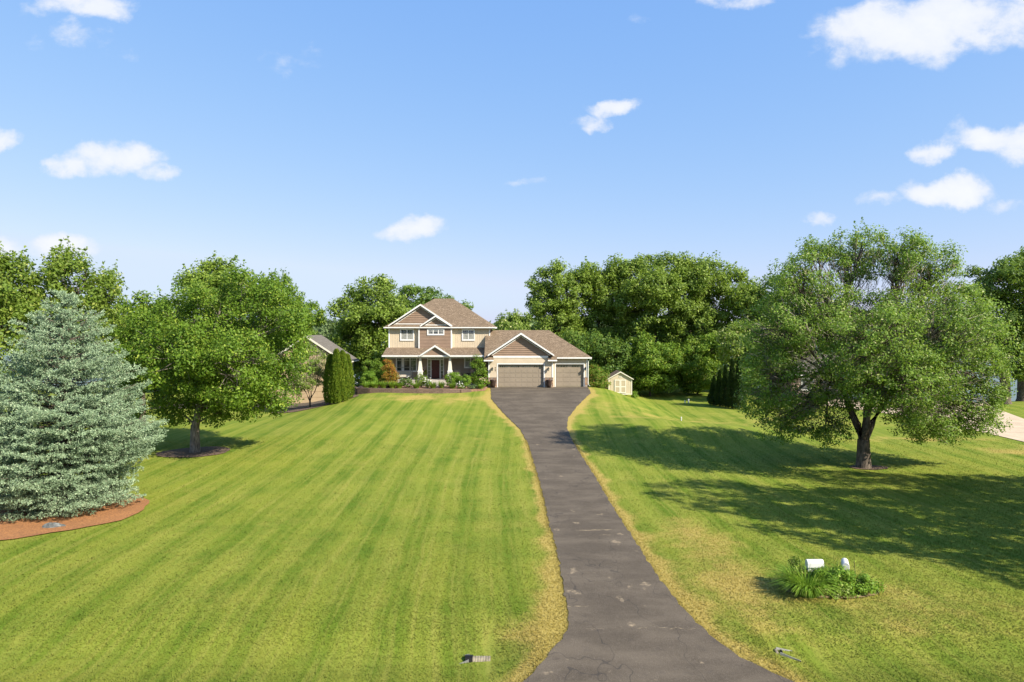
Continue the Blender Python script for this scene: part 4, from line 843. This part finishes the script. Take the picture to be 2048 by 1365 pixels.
# ---- shrubs and plants
def shrub(name, x, y, lobes, label, lm='lf_shrub', leaf=.09, cr=.28, cat='shrub', group=None, dens=1.2, z=None, flowers=None, per=1.0, nf=40, fs=.06):
    z = Zt(x, y) if z is None else z; root = empty(name, (x, y, z), label, cat, group)
    lob = [((x+a, y+b, z+c), r) for a, b, c, r in lobes]
    V, cen = crown(lob, leaf, cr, dens, per, .5, .2, floor=z-.02, flat=.8); quads('foliage', V, M[lm], root)
    tb = MB()
    for c, r in lob:
        for k in range(5):
            a = random.uniform(0, 6.28); e = Vector(c)+Vector((math.cos(a)*r[0]*.6, math.sin(a)*r[1]*.6, r[2]*.4)); limb(tb, (x+random.uniform(-.1, .1), y+random.uniform(-.1, .1), z-.05), e, .025, .008, 4, 3)
    tb.build('stems', M['bark'], root)
    if flowers:
        f = MB(); allc = np.concatenate(cen)
        for j in rng.integers(0, len(allc), nf):
            q = allc[j]+rng.normal(size=3)*.1+np.array([0, -.12, .14]); f.ball(q, fs*random.uniform(.7, 1.3), 6, 4, (1, 1, .7), .2)
        each(f, 'blossom', M[flowers], root)
    return root
def column(x, y, h, r, label, lm='lf_arb', group=None, leaf=.10, n=9000, z=None, name='arborvitae', pw=.45):
    z = Zt(x, y) if z is None else z; root = empty(name, (x, y, z), label, 'conifer', group)
    t = rng.random(n)**.9; a = rng.uniform(0, 6.283, n); rr = r*np.minimum(1, (1-t)**pw*1.25)*np.minimum(1, .75+t*1.6)*(1+.10*np.sin(a*5+t*6)+.06*np.sin(a*11-t*9))*rng.uniform(.82, 1.04, n)
    C = np.stack([x+rr*np.cos(a), y+rr*np.sin(a), z+.04+t*h], -1)
    D = np.stack([.45*np.cos(a), .45*np.sin(a), np.ones(n)], -1)+rng.normal(size=(n, 3))*.28; D /= np.linalg.norm(D, axis=1)[:, None]; L_ = leaf*rng.uniform(1.2, 2.4, n)[:, None]
    s = np.cross(D, rng.normal(size=(n, 3))*.5+np.stack([np.cos(a), np.sin(a), 0*a], -1)); s /= np.linalg.norm(s, axis=1)[:, None]; w_ = leaf*.38
    T = np.empty((n, 4, 3)); T[:, 0] = C-s*w_*.4; T[:, 1] = C+D*L_*.5-s*w_; T[:, 2] = C+D*L_; T[:, 3] = C+D*L_*.5+s*w_; quads('foliage', T.reshape(-1, 3), M[lm], root)
    MB().tube([(x, y, z-.1), (x, y, z+h*.9)], [.07, .02], 7).build('trunk', M['bark'], root); return root
def blades(name, x, y, r, h, n, label, lm='lf_lily', z=None, cat='plant', wdt=.018, group=None, flowers=None, spread=1.0):
    z = Zt(x, y) if z is None else z; root = empty(name, (x, y, z), label, cat, group); a = rng.uniform(0, 6.283, n); b = r*.35*np.sqrt(rng.random(n)); L_ = h*rng.uniform(.7, 1.25, n); out = rng.uniform(.25, 1.0, n)*spread
    B = np.stack([x+b*np.cos(a), y+b*np.sin(a), np.full(n, z)], -1); d_ = np.stack([np.cos(a), np.sin(a), 0*a], -1); s = np.stack([-np.sin(a), np.cos(a), 0*a], -1); P_ = []
    for t in (0, .33, .66, 1.0): P_.append(B+d_*(out*L_*t**1.5*.85)[:, None]+np.array([0, 0, 1])*(L_*(t*1.15-.62*out*t**2.4))[:, None])
    Vs = []; W_ = [1, 1, .75, .1]
    for i in range(3): Vs.append(np.stack([P_[i]-s*wdt*W_[i], P_[i]+s*wdt*W_[i], P_[i+1]+s*wdt*W_[i+1], P_[i+1]-s*wdt*W_[i+1]], 1))
    V = np.concatenate(Vs, 0).reshape(-1, 3); quads('foliage', V, M[lm], root)
    if flowers:
        f = MB()
        for k in range(14): aa = random.uniform(0, 6.28); q = random.uniform(.1, .9)*r; f.ball((x+math.cos(aa)*q, y+math.sin(aa)*q, z+h*random.uniform(.8, 1.1)), .06, 6, 4)
        f.build('flowers', M[flowers], root)
    return root

# raised planting bed and retaining wall in front of the porch
bz = .10
front = [(-16.2, 70.6), (-15.6, 69.6), (-14.3, 68.95), (-12, 68.55), (-9.5, 68.4), (-7, 68.45), (-5.2, 68.7), (-4.2, 69.1)]
M['bed'] = mulch('bed_soil', (.14, .075, .045), (.33, .19, .12))
poly = front+[(-2.75, 69.6), (-2.6, 72.1), (-2.62, 73.4), (-13.9, 73.4), (-16.4, 73.6)]
MB().prism_z(poly, -.8, bz).build('planting_bed', M['bed'])['kind'] = 'structure'
rw = MB(); n = len(front)
pts = []
for i in range(n-1):
    for k in range(5): t_ = k/5; pts.append((front[i][0]*(1-t_)+front[i+1][0]*t_, front[i][1]*(1-t_)+front[i+1][1]*t_))
pts.append(front[-1])
for i in range(len(pts)-1):
    (a, b), (c, e) = pts[i], pts[i+1]; L_ = math.hypot(c-a, e-b); nx_, ny_ = (e-b)/L_*.3, -(c-a)/L_*.3
    top = bz+.14 if i < 27 else bz+.02
    rw.hexa([(a+nx_, b+ny_, -1.3), (c+nx_, e+ny_, -1.3), (c, e, -1.3), (a, b, -1.3)], [(a+nx_*.9, b+ny_*.9, top), (c+nx_*.9, e+ny_*.9, top), (c, e, top), (a, b, top)])
tag(rw.build('retaining_wall', M['blocks']), 'low curved brown block retaining wall along front planting bed', 'retaining wall')
def bx(px, d): return px_x(px, d)
Y = 70.6
shrub('round_shrub', bx(739, 71), 71, [(0, 0, .85, (.85, .8, .85))], 'round yellow-green clipped shrub left of the red-gold one', z=bz)
shrub('green_shrub', bx(748, 73), 73.0, [(0, 0, 1.6, (1.0, .8, 1.2)), (.7, 0, 1.1, (.7, .7, .9)), (-.6, .1, 2.1, (.7, .7, .7))], 'tall loose green shrub at left corner of the porch', 'lf_maple', .12, .35, z=bz)
shrub('red_gold_shrub', bx(778, 71.2), 71.2, [(0, 0, .75, (.95, .8, .85)), (.02, 0, 1.7, (.62, .6, .8)), (-.1, 0, 2.45, (.35, .35, .6)), (.35, 0, 1.2, (.5, .5, .6))], 'cone-shaped shrub with red and gold leaves before the porch', 'lf_red', .1, .3, z=bz)
for k, (px, h, lb) in enumerate([(733, .55, 'low lily clump at far left of the front bed'), (750, .55, 'low lily clump below the round yellow-green shrub'), (766, .6, 'lily clump at left foot of red-gold shrub'), (784, .6, 'lily clump at right foot of red-gold shrub'), (797, .5, 'low lily clump between red-gold shrub and white peonies')]):
    blades('lily_clump', bx(px, 69.8), 69.8+.1*k, .75, h*1.25, 420, lb, 'lf_lily', bz, group='lily clumps along the front wall')
shrub('white_peony', bx(812, 70.6), 70.6, [(0, 0, .5, (.85, .6, .5))], 'bush with white blooms left of the porch steps', 'lf_dark', .1, .25, z=bz, flowers='fl_white', nf=30, fs=.05)
blades('lily_clump', bx(833, 69.9), 69.9, .7, .6, 300, 'grassy clump under the left boxwood ball', 'lf_maple', bz, group='lily clumps along the front wall')
shrub('boxwood_ball', bx(842, 71.2), 71.2, [(0, 0, .75, (.62, .6, .62))], 'dull green boxwood ball left of the porch steps', 'lf_oak', .08, .22, z=bz)
shrub('pale_pink_peony', bx(855, 70.9), 70.9, [(0, 0, .45, (.45, .4, .4))], 'small plant with pale pink blooms before the steps', 'lf_maple', .1, .22, z=bz, flowers='fl_white', nf=22, fs=.05)
blades('lily_clump', bx(866, 70), 70, .7, .65, 300, 'dark grassy clump directly before the porch steps', 'lf_maple', bz, group='lily clumps along the front wall')
blades('lily_clump', bx(883, 70.4), 70.4, .55, .7, 240, 'grassy clump right of the porch steps', 'lf_maple', bz, group='lily clumps along the front wall')
shrub('boxwood_ball', bx(905, 71.2), 71.2, [(0, 0, .85, (.8, .75, .78))], 'largest bright boxwood ball, in front of right porch column', 'lf_shrub', .08, .24, z=bz)
blades('lily_clump', bx(905, 69.9), 69.9, .7, .6, 300, 'grassy clump at foot of the largest boxwood ball', 'lf_maple', bz, group='lily clumps along the front wall')
shrub('boxwood_ball', bx(929, 71), 71, [(0, 0, .7, (.7, .65, .65))], 'bright boxwood ball before the porch chairs', 'lf_shrub', .08, .24, z=bz)
shrub('white_rose', bx(924, 69.8), 69.8, [(0, 0, .3, (.32, .3, .32))], 'small white flowering plant at right end of low wall', 'lf_maple', .08, .2, z=bz, flowers='fl_white', nf=22, fs=.05)
shrub('tall_green_shrub', bx(958, 72.4), 72.4, [(0, 0, 1.0, (.8, .6, 1.0)), (-.15, 0, 2.0, (.7, .6, .9)), (-.35, 0, 2.75, (.35, .35, .45)), (.35, 0, 1.7, (.45, .5, .9))], 'tall glossy green shrub between porch and garage', 'lf_maple', .13, .32, z=bz)
shrub('pink_peony', bx(962, 70.6), 70.6, [(0, 0, .5, (.75, .5, .5))], 'bush with pink blooms below the tall glossy shrub', 'lf_maple', .1, .25, z=bz, flowers='fl_pink', nf=20, fs=.055)
blades('lily_clump', bx(962, 69.7), 69.7, .6, .5, 260, 'grassy clump in front of the pink peony bush', 'lf_lily', bz, group='lily clumps along the front wall')
shrub('catmint', bx(945, 69.6), 69.6, [(0, 0, .22, (.5, .35, .25))], 'low grey-green plant beside the small white flowers', 'lf_far', .07, .18, z=bz)
shrub('pink_tip_shrub', bx(1196, 73.6), 73.6, [(0, 0, .8, (1.15, .9, .95)), (-.3, 0, 1.7, (.75, .7, .7)), (.6, -.2, .45, (.75, .6, .6))], 'rounded shrub with coral young tips right of the garage', 'lf_pinktip', .11, .3)
shrub('small_shrub', bx(1269, 75), 75, [(0, 0, .3, (.4, .4, .4))], 'tiny round shrub at right side of the shed', 'lf_shrub', .08, .2)
shrub('white_hydrangea', bx(708, 74), 74.0, [(0, 0, .9, (.75, .6, .8))], 'white flowering shrub beside the neighbouring garage wall', 'lf_maple', .1, .25, flowers='fl_white', nf=70, fs=.08, z=-.55)
for k, (px, dd, h, lb) in enumerate([(661, 66.6, 4.7, 'leftmost tall column of the clipped arborvitae group'), (673, 66.0, 5.1, 'second from left, tallest column of the arborvitae group'), (685, 66.4, 4.8, 'third column of the arborvitae group, nearer the house'), (694, 67.4, 4.3, 'rightmost, shortest column of the arborvitae group')]):
    column(bx(px, dd), dd, h, .62, lb, group='arborvitae columns left of the lawn')
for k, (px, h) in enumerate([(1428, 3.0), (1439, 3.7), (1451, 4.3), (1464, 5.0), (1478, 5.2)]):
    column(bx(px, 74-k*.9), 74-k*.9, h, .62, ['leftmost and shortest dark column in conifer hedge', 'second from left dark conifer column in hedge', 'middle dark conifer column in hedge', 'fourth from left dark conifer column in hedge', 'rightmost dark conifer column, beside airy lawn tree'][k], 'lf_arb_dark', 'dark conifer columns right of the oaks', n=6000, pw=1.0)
x, y = bx(620, 67.5), 67.5; z = Zt(x, y)
tree('ornamental_tree', (x, y, z), LB(67.5, [(600, 735, 26, 28), (630, 725, 24, 26), (615, 760, 30, 20), (590, 770, 18, 20), (640, 750, 14, 16), (612, 705, 20, 14)]), 'small multi-stemmed ornamental tree before the neighbouring garage', leaf=.14, cr=.38, lm='lf_pale', tr=.1, fork=.12, stems=4, dens=.9, per=.8, twigs=12)

# ------------------------------------------------------------------ neighbouring garage on the left
nb = empty('neighbour_garage', (-22.7, 78, -2), 'neighbouring tan garage with grey gabled roof behind the arborvitae', 'building')
zg = -2.1; MB().prism_y([(-26.6, zg), (-18.85, zg), (-18.85, 2.45), (-22.65, 5.15), (-26.6, 2.45)], 75.4, 80.8).build('wall', M['neigh_tan'], nb)
g = MB()
for s in (-1, 1):
    q = [(-22.65, 75.0, 5.5), (-22.65+s*4.45, 75.0, 2.55), (-22.65+s*4.45, 81.1, 2.55), (-22.65, 81.1, 5.5)]
    if s < 0: q = q[::-1]
    g.slab(q, .08)
g.build('roof', M['roof_grey'], nb)
g = MB(); rake(g, -22.65, 5.49, 4.45, 2.54, 74.95, .2, .05); g.box(-18.2, -18.16, 75, 81.1, 2.42, 2.54); each(g, 'bargeboard', M['shed_trim'], nb)
g = MB(); g.box(-18.98, -18.82, 75.35, 75.45, zg, 2.4); g.box(-18.9, -18.82, 80.7, 80.84, zg, 2.4); each(g, 'corner_board', M['white'], nb)
g = MB(); g.box(-24.9, -20.3, 75.33, 75.4, zg, .6)
for r_ in range(4): g.box(-24.8, -20.4, 75.31, 75.33, zg+.1+r_*.66, zg+.68+r_*.66)
g.build('garage_door', M['neigh_tan'], nb)
# ------------------------------------------------------------------ neighbouring house behind the right tree
nh = empty('neighbour_house', (39, 84, -2), 'low pinkish-tan house mostly hidden behind the airy lawn tree', 'house')
g = MB(); g.box(33.2, 46.3, 81, 90, -2.2, .75); g.build('wall', M['neigh_brick'], nh)
hip(32.6, 46.9, 80.4, 90.6, .85, 37.7, 41.8, 85.5, 3.2).build('roof', M['roof_grey'], nh)
g = MB(); g.box(32.6, 46.9, 80.34, 80.4, .7, .84); each(g, 'fascia', M['white'], nh)
for xa_ in (34.4, 37.0, 43.6): window(nh, xa_, xa_+1.3, -1.0, .3, 80.97, 2)
g = MB(); g.box(39.6, 42.6, 80.95, 81.0, -2.0, .25); g.build('garage_door', M['shed_trim'], nh)
# ------------------------------------------------------------------ garden shed
sx, sy = bx(1240.5, 74.2), 74.2; sz = Zt(sx, sy)-.12; shed = empty('garden_shed', (sx, sy, sz), 'small cream garden shed with double doors on the grass', 'shed')
hw = 1.27; wz = pz(757, 74.2); zp = pz(743, 74.2)
g = MB(); g.prism_y([(sx-hw, sz), (sx+hw, sz), (sx+hw, wz), (sx, zp-.1), (sx-hw, wz)], sy, sy+2.4)
xq = sx-hw+.2
while xq < sx+hw-.1: g.box(xq, xq+.03, sy-.012, sy, sz+.05, wz-.02); xq += .2
g.build('wall', M['shed_wall'], shed)
g = MB()
for s in (-1, 1):
    q = [(sx, sy-.14, zp), (sx+s*(hw+.16), sy-.14, wz-.06), (sx+s*(hw+.16), sy+2.5, wz-.06), (sx, sy+2.5, zp)]
    if s < 0: q = q[::-1]
    g.slab(q, .05)
g.build('roof', M['roof'], shed)
g = MB(); rake(g, sx, zp-.01, hw+.16, wz-.07, sy-.18, .1, .04); g.box(sx-hw-.01, sx-hw+.08, sy-.02, sy, sz, wz-.05); g.box(sx+hw-.08, sx+hw+.01, sy-.02, sy, sz, wz-.05); g.box(sx-hw, sx+hw, sy-.018, sy-.001, sz, sz+.09); g.build('trim', M['shed_trim'], shed)
for s in (-1, 1):
    a, b = (sx-.62, sx-.01) if s < 0 else (sx+.01, sx+.62); g = MB(); g.box(a, b, sy-.05, sy-.02, sz+.16, sz+1.62)
    dd_ = g.build('door', M['shed_door'], shed); g = MB()
    for (p, q) in ((a, a+.09), (b-.09, b)): g.box(p, q, sy-.065, sy-.05, sz+.16, sz+1.62)
    for zq in (.16, .80, 1.52): g.box(a+.09, b-.09, sy-.064, sy-.05, sz+zq, sz+zq+.10)
    g.build('door_trim', M['shed_trim'], dd_)
g = MB()
for k in range(3): g.box(sx-.16+.12*k, sx-.10+.12*k, sy-.03, sy-.01, wz+.05, wz+.25)
g.build('gable_vent', M['shed_trim'], shed)
# ------------------------------------------------------------------ porch furniture and pots
def pot(x, y, z, label):
    root = empty('planter_pot', (x, y, z), label, 'planter', 'tall brown pots beside the garage doors'); m_ = MB(); m_.lathe((x, y, z), [(.20, 0), (.27, .3), (.34, .75), (.36, .82), (.32, .82), (.29, .7)], 16); m_.build('pot_body', M['pot'], root, smooth=True)
    MB().lathe((x, y, z+.70), [(.285, 0), (.0, .015)], 12).build('soil', M['mulch_dark'], root)
pot(-2.0, 72.1, .03, 'tall brown pot left of the double garage door'); pot(3.9, 72.1, .03, 'tall brown pot between the two garage doors')
def chair(x, y, rz, label):
    root = empty('patio_chair', (x, y, .68), label, 'chair', 'wicker chairs on the porch'); zf = .68
    def bx_(m_, a, b, c, d, e, f): m_.box(x+a, x+b, y+c, y+d, zf+e, zf+f)
    for sx_ in (-.33, .27):
        for sy_ in (-.33, .27): m_ = MB(); bx_(m_, sx_, sx_+.06, sy_, sy_+.06, 0, .36); m_.build('leg', M['wicker'], root)
    m_ = MB(); bx_(m_, -.34, .34, -.34, .34, .36, .42); m_.build('seat', M['wicker'], root)
    m_ = MB(); bx_(m_, -.28, .28, -.33, .26, .42, .53); m_.build('cushion', M['cream'], root, bevel=.02)
    m_ = MB(); m_.hexa([(x-.33, y+.28, zf+.42), (x+.33, y+.28, zf+.42), (x+.33, y+.36, zf+.42), (x-.33, y+.36, zf+.42)], [(x-.33, y+.42, zf+1.05), (x+.33, y+.42, zf+1.05), (x+.33, y+.50, zf+1.05), (x-.33, y+.50, zf+1.05)]); m_.build('backrest', M['porch_wall'], root)
    for s in (-1, 1): m_ = MB(); m_.box(x+s*.34-.04, x+s*.34+.04, y-.32, y+.36, zf+.60, zf+.65); m_.box(x+s*.34-.03, x+s*.34+.03, y-.30, y-.24, zf+.36, zf+.60); m_.build('armrest', M['wicker'], root)
    for ch in root.children: pass
    root.rotation_euler.z = rz
chair(bx(915, 74.6), 74.6, R(8), 'wicker chair with cream seat, left of the porch pair'); chair(bx(938, 74.7), 74.7, R(-55), 'wicker chair turned sideways near the tall glossy shrub')
g = MB(); xx_, yy_ = bx(926.5, 74.9), 74.9; tb_ = empty('side_table', (xx_, yy_, .68), 'small dark round table between the two porch chairs', 'table')
MB().lathe((xx_, yy_, 1.13), [(.25, 0), (.25, .04)], 14).build('table_top', M['wicker'], tb_); MB().lathe((xx_, yy_, .68), [(.15, 0), (.04, .05), (.04, .45)], 10).build('pedestal', M['wicker'], tb_)
# porch swing on an A-frame
sx0, sy0 = bx(808, 74.9), 74.9; sw = empty('porch_swing', (sx0, sy0, .68), 'cream porch swing hanging in a metal A-frame, left porch', 'swing')
for s in (-1, 1):
    m_ = MB(); xf = sx0+s*.95; m_.tube([(xf, sy0-.55, .70), (xf, sy0, 2.0), (xf, sy0+.55, .70)], .03, 6); m_.build('a_frame', M['metal'], sw)
MB().tube([(sx0-.95, sy0, 2.0), (sx0+.95, sy0, 2.0)], .03, 6).build('top_bar', M['metal'], sw)
m_ = MB(); m_.box(sx0-.8, sx0+.8, sy0-.3, sy0+.25, 1.08, 1.2); m_.build('seat', M['cream'], sw, bevel=.02)
m_ = MB(); m_.box(sx0-.8, sx0+.8, sy0+.26, sy0+.36, 1.12, 1.55); m_.build('backrest', M['cream'], sw, bevel=.02)
m_ = MB(); m_.box(sx0-.8, sx0+.8, sy0-.34, sy0-.3, .95, 1.2); m_.build('front_board', M['cream'], sw)
for s in (-1, 1): MB().tube([(sx0+s*.78, sy0-.25, 1.2), (sx0+s*.78, sy0, 1.98), (sx0+s*.78, sy0+.3, 1.5)], .012, 4).build('hanger', M['metal'], sw)
m_ = MB(); xq, yq = bx(849.5, 73.9), 73.95; m_.ball((xq, yq, .68+.17), .17, 12, 8); m_.lathe((xq, yq, .68), [(.1, 0), (.06, .05)], 10); tag(m_.build('garden_globe', M['white'], smooth=True), 'round white ornament beside the left porch column', 'ornament')
pr_ = empty('flower_pot', (bx(891.5, 73.9), 73.9, .68), 'small terracotta pot with red flowers left of right porch column', 'planter'); q = pr_.location
MB().lathe((q.x, q.y, .68), [(.1, 0), (.17, .28), (.18, .3), (.14, .3)], 12).build('pot_body', M['terracotta'], pr_); m_ = MB()
for k in range(26): m_.ball((q.x+random.gauss(0, .1), q.y+random.gauss(0, .1), 1.05+random.gauss(0, .09)), .05, 6, 4)
each(m_, 'blossom', M['terracotta'], pr_)
# hanging/potted plants near the door
shrub('potted_plant', bx(848, 74.9), 74.9, [(0, 0, .8, (.3, .3, .35))], 'potted plant with pink leaves left of the front door', 'lf_pinktip', .1, .2, z=.68, cat='plant', flowers='fl_pink', nf=12)

# ------------------------------------------------------------------ mailboxes and their plants
def mailbox(px, py, d, label, side):
    x = px_x(px, d); zt0 = pz(py, d); zb = Zt(x, d); root = empty('mailbox', (x, d, zb), label, 'mailbox')
    m_ = MB(); hl = .26 if side else .11; hwid = .11 if side else .25; hh = .20; n = 10; prof = []
    ax = 'x' if side else 'y'
    sec = [(-1, 0), (-1, .55)]+[(math.cos(math.pi-math.pi*k/n), .55+.45*math.sin(math.pi*k/n)) for k in range(1, n)]+[(1, .55), (1, 0)]
    W2 = .11; L2 = .27; zb0 = zt0-hh*1.25
    if side: A = [(x-L2, d+u_*W2, zb0+v_*hh*1.25) for u_, v_ in sec]; B = [(x+L2, d+u_*W2, zb0+v_*hh*1.25) for u_, v_ in sec]
    else: A = [(x+u_*W2, d-L2, zb0+v_*hh*1.25) for u_, v_ in sec]; B = [(x+u_*W2, d+L2, zb0+v_*hh*1.25) for u_, v_ in sec]
    k = len(sec); m_.add(A+B, [tuple(range(k)), tuple(range(2*k-1, k-1, -1))]+[(i, i+k, (i+1) % k+k, (i+1) % k) for i in range(k)])
    m_.build('box', M['plastic'], root, smooth=False, bevel=.012)
    m_ = MB(); m_.box(x-.08, x+.08, d-.08, d+.08, zb-.2, zb0); m_.build('post', M['plastic'], root, bevel=.01)
    m_ = MB()
    if side: m_.box(x-.24, x+.2, d-.075, d+.075, zb0-.16, zb0-.003); m_.build('newspaper_holder', M['plastic'], root, bevel=.01)
    else:
        m_.box(x-.075, x+.075, d-L2-.012, d-L2-.002, zb0+.03, zb0+.15); m_.build('door', M['shed_trim'], root)
        m_ = MB(); m_.box(x-.085, x+.085, d-.092, d-.081, zb0-.42, zb0-.04); p_ = m_.build('post_panel', M['shed_trim'], root)
        m_ = MB(); m_.lathe((x+.015, d-.10, zb0-.24), [(.05, 0), (.065, .05), (.03, .12)], 8); m_.box(x-.05, x+.05, d-.102, d-.0925, zb0-.30, zb0-.13); m_.build('orange_marker', M['orange'], root)
    return root
MD = G(1650, 1190).y+.55
mailbox(1629, 1119, MD, 'white mailbox seen side-on, left of the pair in the shrubbery', True)
mb2 = mailbox(1690.5, 1121, MD, 'white mailbox seen end-on with orange marks below its door', False); mb2.rotation_euler.z = -R(22)
def gp_(px, dy=0): return px_x(px, MD+dy)
blades('daylily_clump', gp_(1612, -.35), MD-.4, 1.3, .86, 900, 'arching strap-leaved clump below the side-on mailbox', 'lf_lily', spread=1.35, wdt=.014)
shrub('leafy_bush', gp_(1665, -.25), MD-.25, [(0, -.05, .33, (.6, .45, .36)), (.12, .0, .45, (.4, .35, .34)), (-.35, -.1, .35, (.4, .35, .36))], 'broad-leaved green bush between the two mailboxes', 'lf_shrub', .085, .2, per=.9)
shrub('leafy_bush', gp_(1700, -.2), MD-.2, [(0, -.15, .28, (.65, .45, .36)), (.45, -.15, .25, (.5, .4, .3))], 'broad-leaved green bush at foot of the end-on mailbox', 'lf_shrub', .085, .2, per=.9)
shrub('yellow_bush', gp_(1597, .15), MD+.15, [(0, 0, .45, (.32, .3, .45)), (-.1, 0, .75, (.22, .2, .25))], 'airy yellow-tipped bush left of the side-on mailbox', 'lf_left', .07, .16, per=.7)
shrub('hosta', gp_(1672, -.75), MD-.75, [(0, 0, .18, (.4, .25, .2))], 'low pale-edged plant at front edge of mailbox bed', 'lf_pale', .1, .18, per=.9)
shrub('low_plant', gp_(1728, -.3), MD-.3, [(0, 0, .2, (.35, .3, .25))], 'low green plant at right end of the mailbox bed', 'lf_oak', .07, .16, per=.9)
for (px, py, lb) in ((1628, 1112, 'leafy vine shoot poking above the side-on mailbox'), (1708, 1122, 'thin vine climbing right side of the end-on mailbox'), (1674, 1122, 'thin vine climbing left side of the end-on mailbox')):
    x = px_x(px, MD+.15); zc = pz(py, MD+.15); zb = Zt(x, MD+.15); root = empty('vine', (x, MD+.15, zb), lb, 'vine')
    tb = MB(); tb.tube([(x, MD+.15, zb), (x+.05, MD+.17, (zb+zc)/2), (x, MD+.15, zc)], .008, 4, False); tb.build('stems', M['bark'], root)
    n = 38; tt = rng.random(n); C = np.stack([x+rng.normal(size=n)*.08, MD+.15+rng.normal(size=n)*.05, zb+(zc-zb)*(.35+.7*tt)], -1); quads('foliage', leaf_quads(C, ball_pts(n)+np.array([0, -.4, .6]), .07), M['lf_shrub'], root)
# ------------------------------------------------------------------ culvert ends, rock, septic pipes
def culvert(px, py, s, label, barrel=True):
    p = G(px, py); x, y, z = p.x, p.y, p.z; root = empty('culvert_end', (x, y, z), label, 'culvert'); m_ = MB(); n = 12; r_ = .15; z -= .13
    for k in range(8 if barrel else 1):      # corrugated barrel
        xa_ = x+s*(.02+k*.07); m_.tube([(xa_, y, z+.06), (xa_+s*.035, y, z+.06), (xa_+s*.07, y, z+.06)], [r_, r_+.018, r_], 14, False)
    m_.build('pipe', M['dusty'], root, smooth=True)
    m_ = MB(); pts = []; # flared end section
    for i in range(6):
        t = i/5; wq = r_+.24*t; xa_ = x-s*t*.55
        pts.append([(xa_, y+wq*math.cos(a), z+.06-(.13*t)+max(0, math.sin(a))*(r_*(1-t)+.0)-(r_*.6)*max(0, -math.sin(a))) for a in np.linspace(0, math.pi, 3)]+[(xa_, y-wq*1.0, z-.05-.05*t), (xa_, y+wq, z-.05-.05*t)])
    V = []; Fc = []
    for i, r2 in enumerate(range(6)):
        t = i/5; wq = r_+.14*t; xa_ = x-s*t*.5; h = r_*1.1*(1-t)+.02
        V += [(xa_, y-wq, z+.03+h), (xa_, y-wq*.9, z-.05), (xa_, y+wq*.9, z-.05), (xa_, y+wq, z+.03+h)]
    for i in range(5):
        for k in range(3): Fc.append((i*4+k, i*4+k+1, (i+1)*4+k+1, (i+1)*4+k))
    m_.add(V, Fc); o = m_.build('flared_apron', M['metal'], root); so_ = o.modifiers.new('thick', 'SOLIDIFY'); so_.thickness = .015
    MB().tube([(x-s*.10, y, z+.07), (x+s*(.10 if barrel else -.08), y, z+.07)], r_*(1.18 if barrel else .9), 14).build('mouth_shade', M['bronze'], root)  # added dark drum, its colour standing for the shade in the pipe mouth
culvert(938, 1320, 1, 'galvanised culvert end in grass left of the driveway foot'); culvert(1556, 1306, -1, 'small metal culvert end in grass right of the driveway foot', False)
p = G(104, 1056); m_ = MB(); m_.ball((p.x, p.y, p.z+.03), .38, 12, 8, (1.1, .6, .5), .16); m_.ball((p.x+.3, p.y+.1, p.z+.02), .22, 10, 6, (1.2, .8, .5), .16); tag(m_.build('boulder', M['rock']), 'flat grey rock at the front of the spruce mulch bed', 'rock')
def pipe(px, py, h, r_, label):
    p = G(px, py); m_ = MB(); m_.lathe((p.x, p.y, p.z-.05), [(r_, 0), (r_, h), (r_*1.25, h), (r_*1.25, h+.07), (r_*.3, h+.10)], 10); tag(m_.build('vent_pipe', M['pvc']), label, 'vent pipe', 'white capped pipes in the right lawn')
pipe(1370, 807, .28, .06, 'shorter white pipe of the close pair in the right lawn'); pipe(1377, 807, .42, .07, 'taller white pipe of the close pair in the right lawn'); pipe(1362.5, 842, .30, .05, 'single small white pipe on top of the shaded mound')
print('built', len(bpy.data.objects), sum(len(m.polygons) for m in bpy.data.meshes))
